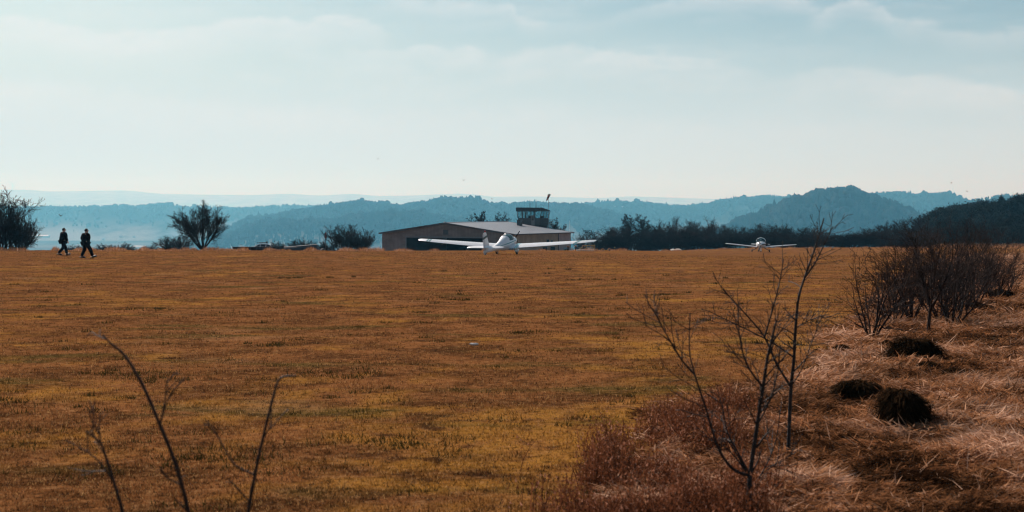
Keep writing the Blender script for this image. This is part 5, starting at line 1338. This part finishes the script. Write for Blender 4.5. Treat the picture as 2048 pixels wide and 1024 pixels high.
for s_ in (1, -1):
    for pts in ([(-1.82,1.0),(-1.5,1.32),(-1.05,1.37),(-1.0,1.0)], [(-.92,1.0),(-.95,1.37),(-.15,1.38),(-.10,1.0)], [(-.02,1.0),(-.06,1.38),(.22,1.33),(.78,1.0)]):
        m = MB(); m.add([(x, s_*(.806 - .18*(z-.93)/.5), z) for x, z in pts], [(0,1,2,3)]); m.build('window', m_dkglass, car)
m = MB(); m.add([(.36,-.60,1.345),(.36,.60,1.345),(.98,.72,.985),(.98,-.72,.985)], [(0,1,2,3)]); m.build('windscreen', m_glass, car)
m = MB(); m.add([(-1.70,-.60,1.29),(-1.70,.60,1.29),(-1.97,.70,1.02),(-1.97,-.70,1.02)], [(0,1,2,3)]); m.build('rear_window', m_dkglass, car)
for x in (-1.35, 1.4):
    for s_ in (1, -1): wheel(car, (x, s_*.74, .31), .31, .2)
for s_ in (1, -1):
    m = MB(); m.ball((2.16, s_*.6, .66), (.07,.16,.08), 12, 8); m.build('headlight', m_pale, car)
    m = MB(); m.box((-2.17, s_*.70, .78), (.03,.08,.12)); m.build('tail_light', m_red, car)
m = MB()
for x in (-1.1, -.15): m.tube([(x,-.6,1.44),(x,-.58,1.52),(x,.58,1.52),(x,.6,1.44)], .022, 5)
m.build('roof_rack', m_trim, car)
ld = MB(); ld.tube([(.55,-.15,1.60),(-.9,-.15,1.58)], .05, 6); ld.tube([(.55,.15,1.60),(-.9,.15,1.58)], .05, 6); ld.box((-.45,0,1.60), (.55,.22,.07)); ld.box((-1.0,0,1.66), (.12,.2,.14))
lo_ = ld.build('roof_load', m_black); prop(lo_, 'dark bundle strapped on the roof rack of the white car', 'load'); lo_.location = car.location; lo_.rotation_euler = car.rotation_euler
def skip(px0, px1, top, Z, label, tops=None, slope=(.25,.05), name='skip', mt=None):
    a = at(px0, top, Z); b_ = at(px1, top, Z); L = b_.x - a.x; zt_ = a.z; zb = min(gz(a.x, Z), gz(b_.x, Z)) - .05
    h = zt_ - zb; t_ = thing(name, label, name.replace('_', ' '), (a.x, Z, zb))
    e = tops or (0, 0)
    m = MB(); m.prism([(slope[0],0,0),(L-slope[1],0,0),(L,0,h+e[1]),(0,0,h+e[0])], (0,-.9,0), (0,.08,0)); m.prism([(slope[0],0,0),(L-slope[1],0,0),(L,0,h+e[1]),(0,0,h+e[0])], (0,.82,0), (0,.08,0))
    m.prism([(slope[0],-.82,0),(0,-.82,h+e[0]),(.06,-.82,h+e[0]),(slope[0]+.06,-.82,0)], (0,0,0), (0,1.64,0)); m.prism([(L-slope[1],-.82,0),(L,-.82,h+e[1]),(L-.06,-.82,h+e[1]),(L-slope[1]-.06,-.82,0)], (0,0,0), (0,1.64,0))
    m.box((L/2,0,.1), (L/2-max(slope)-.1,.82,.04)); m.build('side', mt or m_plank, t_)
    m = MB(); m.tube([(0,-.92,h+e[0]),(L,-.92,h+e[1])], .045, 6); m.build('rim', m_trim, t_)
    m = MB()
    for k in range(1, 6): m.box((L*k/6, -.93, h*.5), (.04,.03,h*.45))
    m.build('rib', m_trim, t_)
skip(467, 540, 493.6, 203, 'long low dark skip with sloping ends in front of the white car')
# heap under tarpaulin: lofted wedge
a = at(569, 500, 205); t_ = None
m = MB(); zb = gz(a.x, 205); rings = []
for f, top in ((0,493.2),(.08,493),(.35,492),(.36,491.5),(.7,489.8),(.9,488.6),(.95,489.0),(1.0,497)):
    x = at(569 + 69*f, 0, 205).x - a.x; h = max(at(0, top, 205).z - zb, .05)
    rings.append([(x, -1.0, 0), (x, -.9, h*.75), (x, -.55, h*.98), (x, .1, h), (x, .7, h*.93), (x, 1.0, h*.6), (x, 1.1, 0), (x, 0, -.05)])
m.loft(rings, smooth=False); o = m.build('covered_heap', m_tarp); o.location = (a.x, 205, zb); prop(o, 'dark wedge-shaped heap under a tarpaulin at the edge of the field', 'heap')
a = at(646, 498, 204); m = MB(); m.ball((0,0,.18), (.45,.4,.32), 12, 7); o = m.build('tarpaulin_bundle', m_tarp); o.location = (a.x, 204, gz(a.x, 204)+.2); prop(o, 'small dark bundle between the wedge-shaped heap and the marker post', 'bundle')
p = at(651, 499, 168); mp = thing('marker_post', 'thin post carrying a dark red upright marker board', 'sign', (p.x, p.y, gz(p.x, p.y)))
h = at(651, 464, 168).z - gz(p.x, p.y)
m = MB(); m.tube([(0,0,0),(0,0,h-.1)], .04, 7); m.build('post', m_trim, mp)
m = MB(); m.prism([(-.02,0,h-.85),(.16,0,h-.72),(.13,0,h-.10),(.02,0,h),(-.13,0,h-.22),(-.15,0,h-.62)], (0,-.06,0), (0,.04,0)); m.build('board', mat('dull_red_board', (.16,.035,.035), .7), mp)

# ------------------------------------------------------------------ apron furniture right of the hangar
m_yel = mat('yellow_paint', (.42,.25,.03), .55, var=.15); m_conc = mat('pale_concrete', (.62,.57,.50), .8, var=.1); m_orange = mat('orange_cap', (.45,.16,.04), .6)
Zf = 168; p = at(1154, 500, Zf); f0 = gz(p.x, p.y)
def FP(px, py): q = at(px, py, Zf); return Vector((q.x - p.x, 0, q.z - f0))
yr = thing('yellow_railing', 'yellow tubular railing with a slanting end rail beside the hangar', 'railing', (p.x, p.y, f0))
hz_ = FP(1171, 490.6).z; hm = hz_*.55
for px in (1172.5, 1186.5, 1190):
    m = MB(); q = FP(px, 500); m.tube([(q.x,(.6 if px == 1190 else 0),0),(q.x,(.6 if px == 1190 else 0),hz_)], .035, 6); m.build('post', m_yel, yr)
m = MB(); m.tube([FP(1157, 499.5), FP(1171, 490.8), FP(1187, 490.6), FP(1190, 490.6) + Vector((0,.6,0))], .04, 6); m.build('top_rail', m_yel, yr)
m = MB(); m.tube([Vector((FP(1172.5,0).x,0,hm)), Vector((FP(1186.5,0).x,0,hm))], .028, 6); m.build('mid_rail', m_yel, yr)
pl_ = at(1170, 501.2, 163); m = MB(); m.box((0,0,0), (1.0,.35,.055)); m.box((.0,0,-.06), (.9,.3,.03)); o = m.build('pale_slab', m_conc); o.location = (pl_.x, 163, gz(pl_.x, 163)+.10)
prop(o, 'long pale slab lying in front of the yellow railing', 'slab')
def bollard(px, top, base, lab, Z=Zf, cap=m_orange, r_=.07):
    q = at(px, base, Z); z0 = gz(q.x, Z); h = max(at(px, top, Z).z - z0, .2); t_ = thing('chain_post', lab, 'post', (q.x, Z, z0), 0, 'short posts of the chain fence by the hangar')
    m = MB(); m.tube([(0,0,0),(0,0,h*.85)], r_, 8); m.build('post', m_plank, t_); m = MB(); m.tube([(0,0,h*.85),(0,0,h)], r_*1.6, 8); m.build('cap', cap, t_)
    return Vector((q.x, Z, z0+h*.93))
B = [bollard(1136, 492, 500, 'chain post next to the hangar corner'), bollard(1151.5, 491, 500, 'orange-capped chain post just left of the yellow railing'), bollard(1167, 490.5, 500, 'chain post behind the slanting yellow rail'), bollard(1184, 491, 500, 'chain post under the right end of the yellow railing', 170)]
B2 = [bollard(1194, 498, 501, 'stubby dark post right of the yellow railing'), bollard(1206, 497.2, 501, 'second stubby dark post right of the yellow railing'), bollard(1218.5, 496.5, 500.5, 'orange-topped stubby post at the right end of the chain'), bollard(1229.5, 494, 498, 'lone thin post right of the chain fence', 180, m_yel, .04)]
m_chain = mat('chain_steel', (.3,.3,.3), .5, .5)
for k, (a, b_) in enumerate(list(zip(B, B[1:])) + list(zip(B2[:2], B2[1:3]))):
    m = MB(); P_ = [a.lerp(b_, f/10) - Vector((0,0,.22*math.sin(math.pi*f/10)**1)) for f in range(11)]
    m.tube(P_, .02, 5); o = m.build('hanging_chain', m_chain if k < 3 else m_yel)
    prop(o, ['chain sagging from the hangar corner to the orange-capped post', 'chain sagging towards the slanting yellow rail', 'chain sagging behind the yellow railing', 'yellow chain between the stubby dark posts', 'yellow chain ending at the orange-topped stubby post'][k], 'chain')
    if k in (0, 2):
        m = MB(); m.box((0,0,0), (.10,.01,.17)); tg = m.build('hanging_tag', m_conc); tg.location = P_[5 if k == 0 else 6] - Vector((0,.03,.2)); prop(tg, 'pale tag hanging on the chain near the hangar corner' if k == 0 else 'pale tag hanging on the chain under the yellow railing', 'tag')
for px, w, lab in ((1346, .55, 'smaller left pale board lying before the hedge line'), (1356, .85, 'larger right pale board lying before the hedge line')):
    q = at(px, 496.5, 245); m = MB(); m.box((0,0,0), (w/2+.1,.5,.05)); m.box((.05,.1,.09), (w/3,.4,.04)); o = m.build('pale_board', m_conc); o.location = (q.x, 245, gz(q.x, 245)+.12); o.rotation_euler = (.12, 0, .1)
    prop(o, lab, 'board')
q = near_z(948, 694); x = (948-1024)/F*q; m = MB()
for k, (dx, dy, s_) in enumerate([(0,0,.05),(.03,.01,.035),(-.035,.02,.03)]): m.ball((dx,dy,.02), (s_,s_*.7,.018), 9, 5)
o = m.build('white_stone', mat('white_scrap', (.7,.66,.6), .8)); o.location = (x, q, gz(x, q)+.02); prop(o, 'small whitish stone lying alone on the turf', 'stone')
q = at(670, 499, 150)

# ------------------------------------------------------------------ far things
m_far = mat('far_white', (.6,.6,.6), .6)
Zw = 25500; q = at(25.5, 397, Zw); wt = thing('wind_turbine', 'tiny pale wind turbine standing on the far left ridge', 'wind turbine', q)
hh = at(25.5, 368, Zw).z - q.z
m = MB(); m.tube([(0,0,-60),(0,0,hh)], [7.5,5], 10); m.build('tower', m_far, wt)
m = MB(); m.box((0,3,hh+2), (5,11,5)); m.build('nacelle', m_far, wt)
for a in (32, 152, 272):
    d = Vector((math.cos(R(a)), 0, math.sin(R(a)))); m = MB(); m.tube([Vector((0,-12,hh+2)), Vector((0,-12,hh+2))+d*35, Vector((0,-12,hh+2))+d*108], [2.8,5,1.2], 6); m.build('blade', m_far, wt)
q = terrain_hit(1356.5, 411); m = MB(); h = at(1356.5, 394, q.y).z - q.z
m.tube([(0,0,-8),(0,0,h)], [1.6,.8], 6)
for k in range(4): m.box((0,0,h*(.4+.15*k)), (2.8,.4,.4))
o = m.build('radio_mast', mat('mast_grey', (.12,.12,.12), .6)); o.location = q; prop(o, 'slim radio mast on the hazy ridge left of the wooded hill', 'mast')
m_hwall = mat('pale_house_wall', (.40,.38,.36), .8); m_hroof = mat('bright_roof', (.40,.38,.37), .7)
def house(px, py, wpx, hpx, lab, dk=False):
    q = terrain_hit(px, py); w = wpx/F*q.y; h = hpx/F*q.y
    t_ = thing('building', lab, 'building', q, rng.uniform(-.3, .3), 'tiny buildings in the hazy valley')
    d = min(w*.6, 24); m = MB(); m.box((0,0,h*.25-1), (w/2,d/2,h*.30+1)); m.build('wall', m_hwall, t_)
    m = MB(); m.prism([(-w/2-.3,-d/2-.3,h*.55),(-w/2-.3,d/2+.3,h*.55),(-w/2-.3,0,h*1.1)], (0,0,0), (w+.6,0,0)); m.build('roof', m_hroof if not dk else m_trim, t_)
for a in [(78,474,44,2.6,'long pale industrial roof in the valley left of the walkers'),(160,493,12,4,'small pale house showing between the two walkers'),(198,491,8,3,'small pale house just right of the second walker'),(204,496,9,3,'pale building low beside the second walker'),
          (242,476,6,3,'tiny house in the haze above the low scrub'),(268,476,5,3,'tiny glinting house left of the domed shrub'),(280,494,26,2.4,'long pale roof in the valley left of the domed shrub'),(322,492,16,2.4,'pale roof just left of the domed shrub'),
          (238,486,5,3,'tiny pale house beyond the low scrub'),(398,497,22,3,'pale roof below the round-crowned tree'),(473,478,3.5,3.5,'tiny bright house on the hillside right of the round-crowned tree'),(497,462,5,2,'tiny pale house on the slope above the white car'),
          (207,480,6,3,'tiny house right of the second walker'),(1237,414,18,1.6,'pale barn on the ridge right of the tower'),(228,497,3,3,'bright speck of a house at the crest right of the walkers')]: house(*a)
def bird(px, py, Z, lab, up=.5, rz=0):
    q = at(px, py, Z); m = MB()
    m.loft([[(x, r_*math.cos(2*math.pi*k/8), r_*math.sin(2*math.pi*k/8)) for k in range(8)] for x, r_ in ((-.26,.015),(-.12,.05),(.05,.07),(.17,.05),(.24,.03),(.30,.008))])
    for s_ in (1, -1):
        m.prism([(.10,s_*.04,.03),(.12,s_*.28,.03+.22*up),(.02,s_*.55,.02+.30*up),(-.06,s_*.30,.02+.20*up),(-.08,s_*.04,.02)], (0,0,0), (0,0,.02))
    m.prism([(-.24,-.02,0),(-.38,-.07,0),(-.38,.07,0),(-.24,.02,0)], (0,0,0), (0,0,.012))
    o = m.build('bird', m_black); o.location = q; o.rotation_euler = (.1, .1, rz); prop(o, lab, 'bird', 'small birds in flight')
bird(121, 432, 260, 'small bird flying above the left walker', .9, 1.2); bird(927, 361, 420, 'small bird in the sky above the hangar ridge', 1.1, 2.0); bird(756, 318, 520, 'tiny bird high in the sky left of the hangar', .8, .6)
bird(1903, 366, 420, 'small bird in the sky above the dark wood', .6, 2.6); bird(1934, 383, 500, 'tiny bird just above the dark wood skyline', .9, .4); bird(984, 398, 520, 'tiny bird against the far ridge left of the tower', .7, 1.0)
